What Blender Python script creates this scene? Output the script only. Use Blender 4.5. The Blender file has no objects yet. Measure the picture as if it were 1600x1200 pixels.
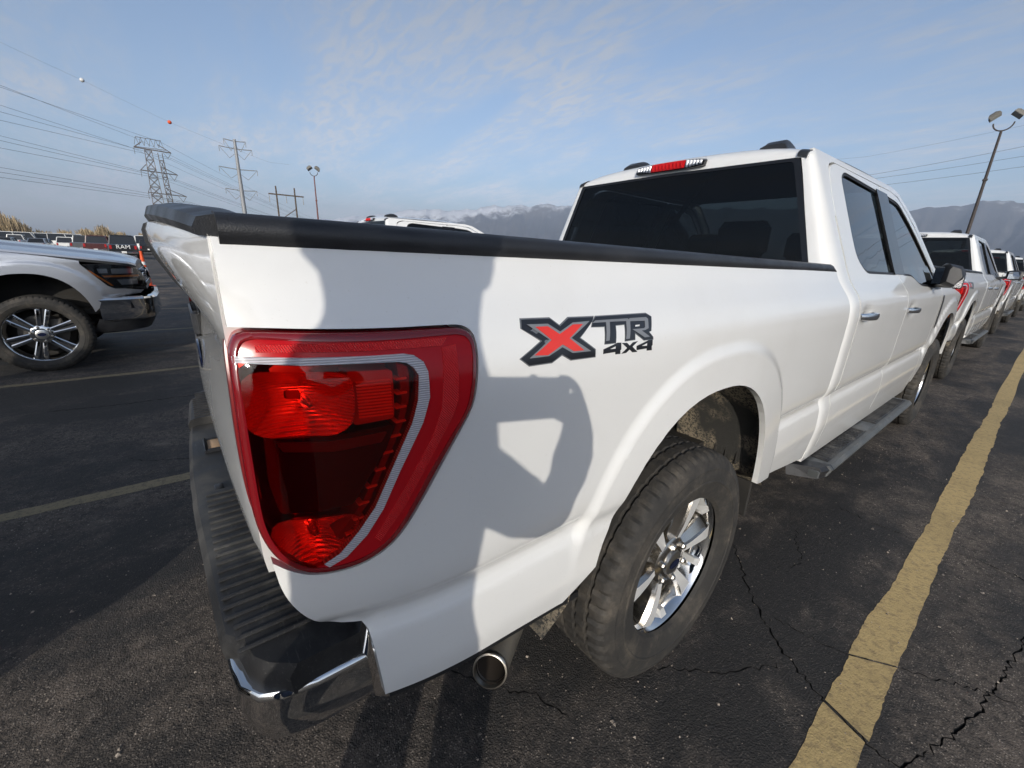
import bpy, math, random
import numpy as np
from mathutils import Vector, Matrix
from mathutils.geometry import delaunay_2d_cdt

random.seed(7)
rng = np.random.default_rng(11)
scene = bpy.context.scene
COL = scene.collection

# ------------------------------------------------------------------ camera
CAM_POS = (1.5337, -1.1770, 1.3739)
YAW, PITCH, ROLL = math.radians(51.4625), math.radians(-17.0462), math.radians(2.0202)
FPX = 652.14                                   # focal length in pixels of a 1600 wide frame
cd = bpy.data.cameras.new('camera')
cam = bpy.data.objects.new('camera', cd)
COL.objects.link(cam)
_f = Vector((-math.sin(YAW) * math.cos(PITCH), math.cos(YAW) * math.cos(PITCH), math.sin(PITCH)))
_r = Vector((math.cos(YAW), math.sin(YAW), 0))
_u = _r.cross(_f)
_r2 = math.cos(ROLL) * _r + math.sin(ROLL) * _u
_u2 = -math.sin(ROLL) * _r + math.cos(ROLL) * _u
M = Matrix((( _r2.x, _u2.x, -_f.x, CAM_POS[0]), (_r2.y, _u2.y, -_f.y, CAM_POS[1]),
            (_r2.z, _u2.z, -_f.z, CAM_POS[2]), (0, 0, 0, 1)))
cam.matrix_world = M
cd.sensor_fit = 'HORIZONTAL'
cd.sensor_width = 36.0
cd.lens = 36.0 * FPX / 1600.0
cd.clip_start = 0.01
cd.clip_end = 60000.0
scene.camera = cam

# ------------------------------------------------------------------ light
SUN_AZ = math.radians(48.5)                    # light travels this far left of +Y
SUN_EL = math.radians(16.3)
to_sun = Vector((math.sin(SUN_AZ) * math.cos(SUN_EL), -math.cos(SUN_AZ) * math.cos(SUN_EL), math.sin(SUN_EL)))
sd = bpy.data.lights.new('sun', 'SUN')
sd.energy = 3.45
sd.angle = math.radians(0.53)
sd.color = (1.0, 0.93, 0.82)
sun = bpy.data.objects.new('sun', sd)
sun.rotation_euler = to_sun.to_track_quat('Z', 'Y').to_euler()
sun.location = (0, 0, 60)
COL.objects.link(sun)

world = bpy.data.worlds.new('World')
scene.world = world
world.use_nodes = True
wt = world.node_tree
for n in list(wt.nodes): wt.nodes.remove(n)
W = wt.nodes.new
wl = wt.links.new
out = W('ShaderNodeOutputWorld')
bg = W('ShaderNodeBackground'); bg.inputs['Strength'].default_value = 0.145
sky = W('ShaderNodeTexSky')
sky.sky_type = 'NISHITA'; sky.sun_disc = False
sky.sun_elevation = SUN_EL
sky.sun_rotation = math.atan2(to_sun.x, to_sun.y)
sky.altitude = 1300; sky.air_density = 1.0; sky.dust_density = 5.0; sky.ozone_density = 2.0
tc = W('ShaderNodeTexCoord')
sep = W('ShaderNodeSeparateXYZ'); wl(tc.outputs['Generated'], sep.inputs[0])
def wm(op, a, b=None, clamp=False):
    n = W('ShaderNodeMath'); n.operation = op; n.use_clamp = clamp
    for i, v in enumerate((a, b)):
        if v is None: continue
        if isinstance(v, (int, float)): n.inputs[i].default_value = v
        else: wl(v, n.inputs[i])
    return n.outputs[0]
# thin high cloud laid out on a flat layer overhead
zc = wm('MAXIMUM', sep.outputs['Z'], 0.02)
zz = wm('ADD', zc, 0.10)
px_ = wm('DIVIDE', sep.outputs['X'], zz); py_ = wm('DIVIDE', sep.outputs['Y'], zz)
cmb = W('ShaderNodeCombineXYZ'); wl(px_, cmb.inputs[0]); wl(py_, cmb.inputs[1])
mp = W('ShaderNodeMapping'); mp.inputs['Rotation'].default_value = (0, 0, math.radians(32)); mp.inputs['Scale'].default_value = (0.6, 1.5, 1)
wl(cmb.outputs[0], mp.inputs[0])
n1 = W('ShaderNodeTexNoise'); n1.inputs['Scale'].default_value = 1.1; n1.inputs['Detail'].default_value = 9; n1.inputs['Roughness'].default_value = 0.62; n1.inputs['Distortion'].default_value = 0.5
wl(mp.outputs[0], n1.inputs['Vector'])
mp2 = W('ShaderNodeMapping'); mp2.inputs['Rotation'].default_value = (0, 0, math.radians(-20)); mp2.inputs['Scale'].default_value = (4.0, 11.0, 1)
wl(cmb.outputs[0], mp2.inputs[0])
n2 = W('ShaderNodeTexNoise'); n2.inputs['Scale'].default_value = 1.6; n2.inputs['Detail'].default_value = 5; n2.inputs['Distortion'].default_value = 1.2
wl(mp2.outputs[0], n2.inputs['Vector'])
r1 = W('ShaderNodeMapRange'); r1.interpolation_type = 'SMOOTHSTEP'; r1.inputs['From Min'].default_value = 0.36; r1.inputs['From Max'].default_value = 0.68
wl(n1.outputs[0], r1.inputs['Value'])
r2 = W('ShaderNodeMapRange'); r2.interpolation_type = 'SMOOTHSTEP'; r2.inputs['From Min'].default_value = 0.36; r2.inputs['From Max'].default_value = 0.64
wl(n2.outputs[0], r2.inputs['Value'])
k = wm('MULTIPLY', r1.outputs[0], wm('ADD', wm('MULTIPLY', r2.outputs[0], 0.65), 0.35))
veil = wm('ADD', wm('MULTIPLY', k, 0.85), 0.15, True)
# low grey-cream bank near the horizon, broken by noise
lowm = W('ShaderNodeMapRange'); lowm.interpolation_type = 'SMOOTHSTEP'
lowm.inputs['From Min'].default_value = 0.0; lowm.inputs['From Max'].default_value = 0.12; lowm.inputs['To Min'].default_value = 1; lowm.inputs['To Max'].default_value = 0
wl(sep.outputs['Z'], lowm.inputs['Value'])
mp3 = W('ShaderNodeMapping'); mp3.inputs['Scale'].default_value = (2.2, 2.2, 26)
wl(tc.outputs['Generated'], mp3.inputs[0])
n3 = W('ShaderNodeTexNoise'); n3.inputs['Scale'].default_value = 1.0; n3.inputs['Detail'].default_value = 4
wl(mp3.outputs[0], n3.inputs['Vector'])
r3 = W('ShaderNodeMapRange'); r3.interpolation_type = 'SMOOTHSTEP'; r3.inputs['From Min'].default_value = 0.38; r3.inputs['From Max'].default_value = 0.68
wl(n3.outputs[0], r3.inputs['Value'])
bank = wm('MULTIPLY', lowm.outputs[0], wm('ADD', wm('MULTIPLY', r3.outputs[0], 0.55), 0.30), True)
# cloud takes its brightness from the sky behind it, so it glows toward the sun as thin cloud does
bw = W('ShaderNodeRGBToBW'); wl(sky.outputs[0], bw.inputs[0])
def tinted(gain, col):
    c_ = W('ShaderNodeCombineColor')
    for i_, g_ in enumerate(col): wl(wm('MULTIPLY', bw.outputs[0], gain * g_), c_.inputs[i_])
    return c_.outputs[0]
mx = W('ShaderNodeMix'); mx.data_type = 'RGBA'
wl(veil, mx.inputs['Factor']); wl(sky.outputs[0], mx.inputs['A']); wl(tinted(1.28, (.93, 1.0, 1.13)), mx.inputs['B'])
mx2 = W('ShaderNodeMix'); mx2.data_type = 'RGBA'
wl(bank, mx2.inputs['Factor']); wl(mx.outputs['Result'], mx2.inputs['A']); wl(tinted(1.12, (1.04, 1.01, .98)), mx2.inputs['B'])
wl(mx2.outputs['Result'], bg.inputs['Color'])
wl(bg.outputs[0], out.inputs[0])

vs = scene.view_settings
vs.view_transform = 'Standard'; vs.look = 'None'; vs.exposure = 0.36; vs.gamma = 1.0; vs.use_curve_mapping = False
scene.cycles.max_bounces = 10
scene.cycles.transparent_max_bounces = 16
scene.cycles.transmission_bounces = 6
scene.cycles.volume_bounces = 0
scene.cycles.sample_clamp_indirect = 6.0
scene.cycles.caustics_reflective = False
scene.cycles.caustics_refractive = False
scene.cycles.use_denoising = True

# ------------------------------------------------------------------ helpers
def link(o, parent=None):
    COL.objects.link(o)
    if parent is not None: o.parent = parent
    return o

def empty(name, loc=(0, 0, 0), rz=0.0, parent=None):
    o = bpy.data.objects.new(name, None)
    o.empty_display_size = 0.2
    o.location = loc; o.rotation_euler = (0, 0, rz)
    return link(o, parent)

def tag(o, label=None, cat=None, group=None, kind=None):
    if label: o['label'] = label
    if cat: o['category'] = cat
    if group: o['group'] = group
    if kind: o['kind'] = kind
    return o

def mesh_data(name, verts, faces, mats, fm=None, smooth=True, sharp=38, normals=None):
    me = bpy.data.meshes.new(name)
    me.from_pydata([tuple(map(float, v)) for v in verts], [], [tuple(int(i) for i in f) for f in faces])
    for m in (mats if isinstance(mats, (list, tuple)) else [mats]): me.materials.append(m)
    if fm is not None: me.polygons.foreach_set('material_index', np.array(fm, dtype=np.int32))
    me.polygons.foreach_set('use_smooth', [smooth] * len(me.polygons))
    if normals is not None:
        me.normals_split_custom_set_from_vertices([tuple(map(float, n)) for n in normals])
    elif smooth and sharp is not None:
        me.set_sharp_from_angle(angle=math.radians(sharp))
    me.update()
    return me

def mk(name, vf, mat, parent=None, smooth=True, sharp=38, loc=None, fm=None):
    v, f = vf
    o = bpy.data.objects.new(name, mesh_data(name, v, f, mat, fm, smooth, sharp))
    if loc is not None: o.location = loc
    return link(o, parent)

def join(*parts):
    V, F = [], []
    for v, f in parts:
        b = len(V)
        V.extend([tuple(p) for p in v]); F.extend([tuple(i + b for i in q) for q in f])
    return V, F

def xform(vf, fn):
    return [fn(p) for p in vf[0]], vf[1]

def mirror(vf):
    return [(-p[0], p[1], p[2]) for p in vf[0]], [tuple(reversed(f)) for f in vf[1]]

def move(vf, d):
    return [(p[0] + d[0], p[1] + d[1], p[2] + d[2]) for p in vf[0]], vf[1]

def box(c, s, bev=0.0):
    cx, cy, cz = c; sx, sy, sz = s[0] / 2, s[1] / 2, s[2] / 2
    if bev <= 0:
        v = [(cx + a * sx, cy + b * sy, cz + d * sz) for a in (-1, 1) for b in (-1, 1) for d in (-1, 1)]
        f = [(0, 1, 3, 2), (4, 6, 7, 5), (0, 4, 5, 1), (2, 3, 7, 6), (0, 2, 6, 4), (1, 5, 7, 3)]
        return v, f
    b = min(bev, sx * .9, sy * .9, sz * .9)
    def ring(ix, iy, z): return [(cx - ix, cy - iy + b, z), (cx - ix + b, cy - iy, z), (cx + ix - b, cy - iy, z), (cx + ix, cy - iy + b, z),
                                 (cx + ix, cy + iy - b, z), (cx + ix - b, cy + iy, z), (cx - ix + b, cy + iy, z), (cx - ix, cy + iy - b, z)]
    R = [ring(sx - b, sy - b, cz - sz), ring(sx, sy, cz - sz + b), ring(sx, sy, cz + sz - b), ring(sx - b, sy - b, cz + sz)]
    v = [p for r in R for p in r]; f = []
    for k in range(3):
        for i in range(8):
            j = (i + 1) % 8
            f.append((k * 8 + i, k * 8 + j, (k + 1) * 8 + j, (k + 1) * 8 + i))
    f.append(tuple(reversed(range(8)))); f.append(tuple(range(24, 32)))
    return v, f

def loft(rings, closed=True, cap=True):
    """rings: list of equally long point lists"""
    n = len(rings[0]); v = [tuple(p) for r in rings for p in r]; f = []
    m = n if closed else n - 1
    for k in range(len(rings) - 1):
        for i in range(m):
            j = (i + 1) % n
            f.append((k * n + i, k * n + j, (k + 1) * n + j, (k + 1) * n + i))
    if cap and closed:
        f.append(tuple(reversed(range(n)))); f.append(tuple(range((len(rings) - 1) * n, len(rings) * n)))
    return v, f

def tube(pts, r, n=8, cap=True):
    pts = [Vector(p) for p in pts]; rings = []
    rr = r if isinstance(r, (list, tuple)) else [r] * len(pts)
    prev = None
    for i, p in enumerate(pts):
        t = (pts[min(i + 1, len(pts) - 1)] - pts[max(i - 1, 0)]).normalized()
        a = t.cross(Vector((0, 0, 1)))
        if a.length < 1e-3: a = t.cross(Vector((0, 1, 0)))
        if prev is not None:
            a = prev - t * prev.dot(t)
        a.normalize(); prev = a.copy(); b = t.cross(a)
        rings.append([p + (a * math.cos(2 * math.pi * k / n) + b * math.sin(2 * math.pi * k / n)) * rr[i] for k in range(n)])
    return loft(rings, True, cap)

def lathe(prof, n, axis='x', a0=0.0, a1=2 * math.pi):
    """prof: (axial, radius) list, revolved about the axis"""
    full = abs(a1 - a0 - 2 * math.pi) < 1e-6
    m = n if full else n + 1
    v = []; f = []
    for k in range(m):
        a = a0 + (a1 - a0) * k / n
        for (h, r) in prof:
            c, s = r * math.cos(a), r * math.sin(a)
            v.append((h, c, s) if axis == 'x' else ((c, h, s) if axis == 'y' else (c, s, h)))
    q = len(prof)
    for k in range(n):
        k2 = (k + 1) % m
        for i in range(q - 1):
            if axis == 'y': f.append((k * q + i, k2 * q + i, k2 * q + i + 1, k * q + i + 1))
            else: f.append((k * q + i, k * q + i + 1, k2 * q + i + 1, k2 * q + i))
    return v, f

def grid(nu, nv, fn):
    v = [fn(i / (nu - 1), j / (nv - 1)) for i in range(nu) for j in range(nv)]
    f = [(i * nv + j, (i + 1) * nv + j, (i + 1) * nv + j + 1, i * nv + j + 1) for i in range(nu - 1) for j in range(nv - 1)]
    return v, f

def resample(poly, h, closed=True):
    P = [np.array(p, float) for p in poly]; out_ = []
    n = len(P)
    for i in range(n if closed else n - 1):
        a, b = P[i], P[(i + 1) % n]
        k = max(1, int(math.ceil(np.linalg.norm(b - a) / h)))
        for t in range(k): out_.append(a + (b - a) * t / k)
    if not closed: out_.append(P[-1])
    return np.array(out_)

def inside(pts, poly):
    pts = np.asarray(pts); poly = np.asarray(poly)
    x, y = pts[:, 0], pts[:, 1]; r = np.zeros(len(pts), bool)
    x0, y0 = poly[:, 0], poly[:, 1]; x1, y1 = np.roll(x0, -1), np.roll(y0, -1)
    for a, b, c, d in zip(x0, y0, x1, y1):
        if b == d: continue
        cond = ((b > y) != (d > y))
        xi = (c - a) * (y - b) / (d - b) + a
        r ^= cond & (x < xi)
    return r

def smooth_poly(poly, it=2, closed=True):
    """Chaikin corner cutting"""
    P = [np.array(p, float) for p in poly]
    for _ in range(it):
        Q = []
        n = len(P)
        for i in range(n if closed else n - 1):
            a, b = P[i], P[(i + 1) % n]
            Q += [a * .75 + b * .25, a * .25 + b * .75]
        if not closed: Q = [P[0]] + Q + [P[-1]]
        P = Q
    return [tuple(p) for p in P]

def round_poly(poly, r, seg=4):
    """round every corner of a closed polygon by r (float or list)"""
    P = [np.array(p, float) for p in poly]; n = len(P); res = []
    for i in range(n):
        ri = r[i] if isinstance(r, (list, tuple)) else r
        a, b, c = P[i - 1], P[i], P[(i + 1) % n]
        u = a - b; w = c - b; lu, lw = np.linalg.norm(u), np.linalg.norm(w)
        d = min(ri, lu * .45, lw * .45)
        if d < 1e-6: res.append(tuple(b)); continue
        p0 = b + u / lu * d; p1 = b + w / lw * d
        for k in range(seg + 1):
            t = k / seg
            res.append(tuple((1 - t) ** 2 * p0 + 2 * t * (1 - t) * b + t * t * p1))
    return res

def triangulate(outline, holes, du, dv, hb, extra=()):
    loops = [resample(outline, hb)] + [resample(h, hb) for h in holes]
    pts = [p for l in loops for p in l]; edges = []
    b = 0
    for l in loops:
        n = len(l); edges += [(b + i, b + (i + 1) % n) for i in range(n)]; b += n
    O = loops[0]
    lo, hi = O.min(0), O.max(0)
    us = np.linspace(lo[0], hi[0], max(2, int((hi[0] - lo[0]) / du) + 1)); vs_ = np.linspace(lo[1], hi[1], max(2, int((hi[1] - lo[1]) / dv) + 1))
    G = np.array([(u, v) for u in us for v in vs_])
    m = inside(G, O)
    for h in loops[1:]: m &= ~inside(G, h)
    G = G[m]
    if len(extra):
        E_ = np.array(extra); m = inside(E_, O)
        for h in loops[1:]: m &= ~inside(E_, h)
        E_ = E_[m]; B = np.array(pts)
        d = np.sqrt(((E_[:, None, :] - B[None]) ** 2).sum(2)).min(1)
        pts = pts + list(E_[d > .006])
    if len(G):
        B = np.array(pts); keep = np.ones(len(G), bool)
        for i0 in range(0, len(G), 2000):
            g = G[i0:i0 + 2000]
            d = np.sqrt((((g[:, None, :] - B[None]) / np.array([du, dv])) ** 2).sum(2)).min(1)
            keep[i0:i0 + 2000] = d > 0.45
        pts = pts + list(G[keep])
    r = delaunay_2d_cdt([Vector((p[0], p[1])) for p in pts], edges, [], 0, 1e-6)
    V = np.array([(p.x, p.y) for p in r[0]]); F = [tuple(f) for f in r[2]]
    C = np.array([V[list(f)].mean(0) for f in F])
    m = inside(C, O)
    for h in loops[1:]: m &= ~inside(C, h)
    F = [f for f, k_ in zip(F, m) if k_]
    return V, F

def panel(name, outline, fmap, mat, parent, holes=(), du=.04, dv=.03, hb=.02, flange=.014, fdir=(-1, 0, 0), mir=False, eps=1e-3, extra=()):
    """a skin over a region of a (u,v) chart, with its edges turned in; shaded by the chart's own normals"""
    V2, F = triangulate(outline, holes, du, dv, hb, extra)
    X = np.array([fmap(u, v) for u, v in V2])
    Xu = np.array([fmap(u + eps, v) for u, v in V2]) - np.array([fmap(u - eps, v) for u, v in V2])
    Xv = np.array([fmap(u, v + eps) for u, v in V2]) - np.array([fmap(u, v - eps) for u, v in V2])
    N = np.cross(Xu, Xv); N /= np.linalg.norm(N, axis=1, keepdims=True) + 1e-12
    verts = [tuple(x) for x in X]; norms = [tuple(n) for n in N]
    faces = []
    for f in F:
        a, b, c = V2[f[0]], V2[f[1]], V2[f[2]]
        cr = (b[0] - a[0]) * (c[1] - a[1]) - (b[1] - a[1]) * (c[0] - a[0])
        faces.append(f if cr > 0 else (f[0], f[2], f[1]))
    if flange:
        cnt = {}
        for f in faces:
            for i in range(3):
                e = (f[i], f[(i + 1) % 3]); cnt[e] = 1
        fd = np.array(fdir, float)
        for (a, b) in list(cnt):
            if (b, a) in cnt: continue
            pa, pb = X[a], X[b]
            n = np.cross(pb - pa, fd); ln = np.linalg.norm(n)
            if ln < 1e-9: continue
            n = -n / ln
            k0 = len(verts)
            verts += [tuple(pa), tuple(pb), tuple(pb + fd * flange), tuple(pa + fd * flange)]
            norms += [tuple(n)] * 4
            faces.append((k0 + 1, k0, k0 + 3, k0 + 2))
    if mir:
        verts = [(-p[0], p[1], p[2]) for p in verts]; norms = [(-p[0], p[1], p[2]) for p in norms]
        faces = [tuple(reversed(f)) for f in faces]
    o = bpy.data.objects.new(name, mesh_data(name, verts, faces, mat, None, True, None, norms))
    return link(o, parent)

def copy_tree(o, parent=None):
    c = o.copy(); COL.objects.link(c); c.parent = parent
    for ch in o.children: copy_tree(ch, c)
    return c
# ------------------------------------------------------------------ materials
def principled(name, base, rough=0.5, metal=0.0, spec=0.5, coat=0.0, coat_rough=0.03):
    m = bpy.data.materials.new(name); m.use_nodes = True
    b = m.node_tree.nodes['Principled BSDF']
    b.inputs['Base Color'].default_value = (*base, 1); b.inputs['Roughness'].default_value = rough
    b.inputs['Metallic'].default_value = metal; b.inputs['Specular IOR Level'].default_value = spec
    b.inputs['Coat Weight'].default_value = coat; b.inputs['Coat Roughness'].default_value = coat_rough
    return m

class NT:
    """small node-graph writer on one material"""
    def __init__(s, m):
        s.m = m; s.t = m.node_tree; s.b = s.t.nodes.get('Principled BSDF')
    def n(s, ty, **kw):
        x = s.t.nodes.new(ty)
        for k_, v in kw.items(): setattr(x, k_, v)
        return x
    def l(s, a, b): s.t.links.new(a, b)
    def coord(s, scale=(1, 1, 1), which='Object', rot=(0, 0, 0)):
        c = s.n('ShaderNodeTexCoord'); mp = s.n('ShaderNodeMapping')
        mp.inputs['Scale'].default_value = scale; mp.inputs['Rotation'].default_value = rot
        s.l(c.outputs[which], mp.inputs[0]); return mp.outputs[0]
    def noise(s, vec, scale, detail=4, rough=.55, dist=0.0):
        x = s.n('ShaderNodeTexNoise'); x.inputs['Scale'].default_value = scale; x.inputs['Detail'].default_value = detail
        x.inputs['Roughness'].default_value = rough; x.inputs['Distortion'].default_value = dist
        s.l(vec, x.inputs['Vector']); return x.outputs[0]
    def ramp(s, v, lo, hi, a=0.0, b=1.0, smooth=True):
        x = s.n('ShaderNodeMapRange'); x.interpolation_type = 'SMOOTHSTEP' if smooth else 'LINEAR'
        x.inputs['From Min'].default_value = lo; x.inputs['From Max'].default_value = hi
        x.inputs['To Min'].default_value = a; x.inputs['To Max'].default_value = b
        s.l(v, x.inputs['Value']); return x.outputs[0]
    def math(s, op, a, b=None):
        x = s.n('ShaderNodeMath'); x.operation = op
        for i, v in enumerate((a, b)):
            if v is None: continue
            if isinstance(v, (int, float)): x.inputs[i].default_value = v
            else: s.l(v, x.inputs[i])
        return x.outputs[0]
    def mix(s, fac, a, b):
        x = s.n('ShaderNodeMix'); x.data_type = 'RGBA'
        for nm, v in (('Factor', fac), ('A', a), ('B', b)):
            sock = x.inputs[nm]
            if isinstance(v, (int, float)): sock.default_value = v
            elif isinstance(v, tuple): sock.default_value = (*v, 1)
            else: s.l(v, sock)
        return x.outputs['Result']
    def set(s, name, v):
        if isinstance(v, (int, float)): s.b.inputs[name].default_value = v
        else: s.l(v, s.b.inputs[name])
    def bump(s, h, strength=.3, dist=.01):
        x = s.n('ShaderNodeBump'); x.inputs['Strength'].default_value = strength; x.inputs['Distance'].default_value = dist
        s.l(h, x.inputs['Height']); s.l(x.outputs[0], s.b.inputs['Normal'])

def paint(name, base, metal=0.0, rough=.32, dirt=(.42, .36, .28), dirt_amt=.10):
    m = principled(name, base, rough, metal, .5, 1.0, .025); t = NT(m)
    v = t.coord((1, 1, 1))
    d = t.ramp(t.noise(v, 2.3, 6, .6), .48, .8)
    sp = t.ramp(t.noise(v, 190, 2, .5), .69, .76)
    f = t.math('ADD', t.math('MULTIPLY', d, dirt_amt), t.math('MULTIPLY', sp, .16))
    t.set('Base Color', t.mix(f, base, dirt))
    t.set('Coat Roughness', t.ramp(t.noise(v, 5, 5), .35, .8, .02, .12))
    # faint orange peel
    t.bump(t.noise(v, 90, 2), .018, .002)
    return m

WHITE = paint('white_paint', (.80, .80, .785))
SILVER = paint('silver_paint', (.42, .44, .48), .7, .30, dirt_amt=.04)
BLACKCAR = paint('black_paint', (.012, .012, .014), 0, .3)
REDCAR = paint('dark_red_paint', (.07, .014, .014), 0, .3)
GREYCAR = paint('grey_paint', (.12, .13, .14), .3, .3)
BLUECAR = paint('blue_grey_paint', (.16, .20, .26), .3, .3)

def plastic(name, base, rough, worn, scale=60, bump=.25, amt=.5):
    m = principled(name, base, rough); t = NT(m); v = t.coord()
    a = t.ramp(t.noise(v, 6, 6, .65), .40, .78)
    b = t.ramp(t.noise(t.coord((9, 60, 60)), 3, 5, .7), .55, .80)
    f = t.math('MULTIPLY', t.math('MAXIMUM', a, b), amt)
    t.set('Base Color', t.mix(f, base, worn))
    t.set('Roughness', t.ramp(t.noise(v, 12, 4), .3, .8, rough - .08, rough + .15))
    t.bump(t.noise(v, scale * 8, 2), bump, .002)
    return m
BLACKP = plastic('black_plastic', (.018, .019, .022), .42, (.055, .058, .066), amt=.45)
PADP = plastic('step_pad_plastic', (.016, .016, .017), .55, (.13, .125, .115), amt=.7)
GREYP = plastic('grey_step_trim', (.075, .08, .082), .5, (.17, .17, .165))
BLACKGLOSS = principled('gloss_black', (.008, .008, .009), .12)
RUBBERSEAL = principled('rubber_seal', (.012, .012, .013), .5)
DARKUNDER = plastic('underbody', (.016, .015, .014), .8, (.06, .052, .042))
CABIN = principled('cabin_trim', (.022, .022, .024), .75)
CABINROOF = principled('cabin_headliner', (.18, .18, .175), .9)

def liner_mat():
    m = principled('dusty_liner', (.02, .02, .02), .8); t = NT(m); v = t.coord()
    big = t.ramp(t.noise(v, 5, 3, .6), .42, .56)
    sp = t.ramp(t.noise(v, 110, 3, .7), .40, .56)
    f = t.math('MULTIPLY', big, sp)
    t.set('Base Color', t.mix(t.math('MULTIPLY', f, .85), (.040, .039, .036), (.33, .275, .195)))
    t.bump(t.noise(v, 140, 3), .6, .004)
    return m
LINER = liner_mat()

def chrome_mat():
    m = principled('chrome', (.74, .74, .73), .07, 1.0); t = NT(m); v = t.coord()
    d = t.ramp(t.noise(v, 14, 6, .65), .52, .8)
    t.set('Base Color', t.mix(t.math('MULTIPLY', d, .3), (.80, .80, .79), (.40, .36, .29)))
    t.set('Roughness', t.ramp(t.noise(v, 9, 5), .45, .85, .03, .14))
    return m
CHROME = chrome_mat()
SATIN = principled('satin_metal', (.55, .55, .54), .30, 1.0)
STEEL = plastic('dirty_steel', (.18, .165, .14), .55, (.34, .29, .21), amt=.9)
STEEL.node_tree.nodes['Principled BSDF'].inputs['Metallic'].default_value = .6
PIPERIM = principled('pipe_rim', (.42, .39, .34), .35, 1.0)
PIPEIN = principled('pipe_soot', (.03, .022, .016), .9)
NICKEL = principled('nickel_spoke', (.60, .56, .50), .20, 1.0)
MACHINED = principled('machined_spoke', (.88, .88, .87), .36, .5)
LAMPREFLEX = principled('lamp_reflex_bright', (.72, .014, .018), .25, 0, .35, 0)
BRAKE = principled('brake_disc', (.10, .095, .09), .5, .8)
EMBLUE = principled('emblem_blue', (.006, .010, .034), .25, 0, .5, .5)
TAGWHITE = principled('white_tag', (.75, .75, .73), .5)
TAN = plastic('rusty_tan', (.42, .28, .17), .7, (.55, .45, .36))
DECALBLACK = principled('decal_black', (.012, .013, .016), .3, 0, .5, .6)
DECALGREY = principled('decal_grey', (.13, .14, .155), .35, 0, .5, .6)
DECALLIGHT = principled('decal_light_grey', (.20, .21, .225), .35, 0, .5, .6)
DECALRED = principled('decal_red', (.74, .035, .022), .3, 0, .5, .6)

def tyre_mat():
    m = principled('tyre_rubber', (.022, .021, .020), .78); t = NT(m); v = t.coord()
    a = t.ramp(t.noise(v, 9, 6, .7), .42, .72)
    sp = t.ramp(t.noise(v, 45, 6, .75), .45, .70)
    f = t.math('ADD', t.math('MULTIPLY', a, .30), t.math('MULTIPLY', t.math('MULTIPLY', sp, a), .30))
    t.set('Base Color', t.mix(f, (.026, .0245, .0225), (.16, .135, .105)))
    t.bump(t.noise(v, 130, 3), .35, .003)
    return m
TYRE = tyre_mat()

def glass(name, tint, rough=.0, refl=1.0):
    m = bpy.data.materials.new(name); m.use_nodes = True; t = NT(m)
    for x in list(t.t.nodes): t.t.nodes.remove(x)
    o = t.n('ShaderNodeOutputMaterial'); tr = t.n('ShaderNodeBsdfTransparent'); gl = t.n('ShaderNodeBsdfGlossy')
    tr.inputs['Color'].default_value = (*tint, 1); gl.inputs['Roughness'].default_value = rough
    fr = t.n('ShaderNodeFresnel'); fr.inputs['IOR'].default_value = 1.5
    mx_ = t.n('ShaderNodeMixShader')
    t.l(t.math('MULTIPLY', fr.outputs[0], refl), mx_.inputs[0]); t.l(tr.outputs[0], mx_.inputs[1]); t.l(gl.outputs[0], mx_.inputs[2])
    t.l(mx_.outputs[0], o.inputs[0])
    return m
PRIVACY = glass('privacy_glass', (.055, .064, .068), 0, .8)
FRONTGLASS = glass('windshield_glass', (.72, .78, .76), 0, 1.2)
SIDEGLASS = glass('side_glass', (.07, .08, .085), 0, 1.35)
CLEARLENS = glass('clear_lens', (.92, .92, .93), .02, 1.2)
REDLENS = glass('red_lens', (.95, .15, .11), .015, .55)
DARKLENS = glass('smoked_red_lens', (.16, .012, .014), .02, 1.2)
MIRRORGLASS = principled('mirror_glass', (.85, .87, .88), .01, 1.0)

LAMPRED = principled('lamp_body_red', (.22, .006, .007), .32, 0, .5, .5)
LAMPDARK = principled('lamp_body_dark', (.20, .010, .012), .28, 0, .5, .4)
LAMPBAND = principled('lamp_reflex_red', (.46, .006, .012), .14, 0, .28, 0)
LAMPEDGE = principled('lamp_edge_dark_red', (.20, .006, .010), .08, 0, .5, 1.0)
def reflex(m, sc, strength):
    t = NT(m)
    w = t.n('ShaderNodeTexWave'); w.wave_type = 'BANDS'; w.bands_direction = 'DIAGONAL'; w.inputs['Scale'].default_value = sc
    t.l(t.coord(), w.inputs['Vector']); t.bump(w.outputs[1], strength, .002)
reflex(LAMPREFLEX, 150, .8)
BOWL = principled('lamp_reflector', (.95, .42, .34), .22, .8)
_t = NT(BOWL); _w = _t.n('ShaderNodeTexWave'); _w.wave_type = 'BANDS'; _w.bands_direction = 'Z'; _w.inputs['Scale'].default_value = 70
_t.l(_t.coord(), _w.inputs['Vector']); _t.bump(_w.outputs[1], .5, .003)
ORANGERED = principled('lamp_orange_red', (.55, .07, .04), .3, 0, .5, .3)
RIBRED = principled('lamp_rib_red', (.95, .34, .20), .3, 0, .5, .3)
GUIDE = principled('light_guide', (.66, .66, .68), .3, 0, .5, .4)
_t = NT(GUIDE); _w = _t.n('ShaderNodeTexWave'); _w.wave_type = 'BANDS'; _w.bands_direction = 'Z'; _w.inputs['Scale'].default_value = 95
_t.l(_t.coord(), _w.inputs['Vector']); _t.bump(_w.outputs[1], .45, .003)
_t.set('Base Color', _t.mix(_t.ramp(_w.outputs[1], .2, .8), (.36, .34, .37), (.62, .60, .64)))
RADAR = principled('radar_cover', (.030, .006, .009), .16, 0, .5, .5)
RADARLIP = principled('radar_lip', (.12, .045, .055), .3)
AMBER = principled('amber_lens', (.75, .20, .02), .25, 0, .5, .6)
CLEARCHIP = principled('chrome_optic', (.80, .81, .83), .12, 1.0)
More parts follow.
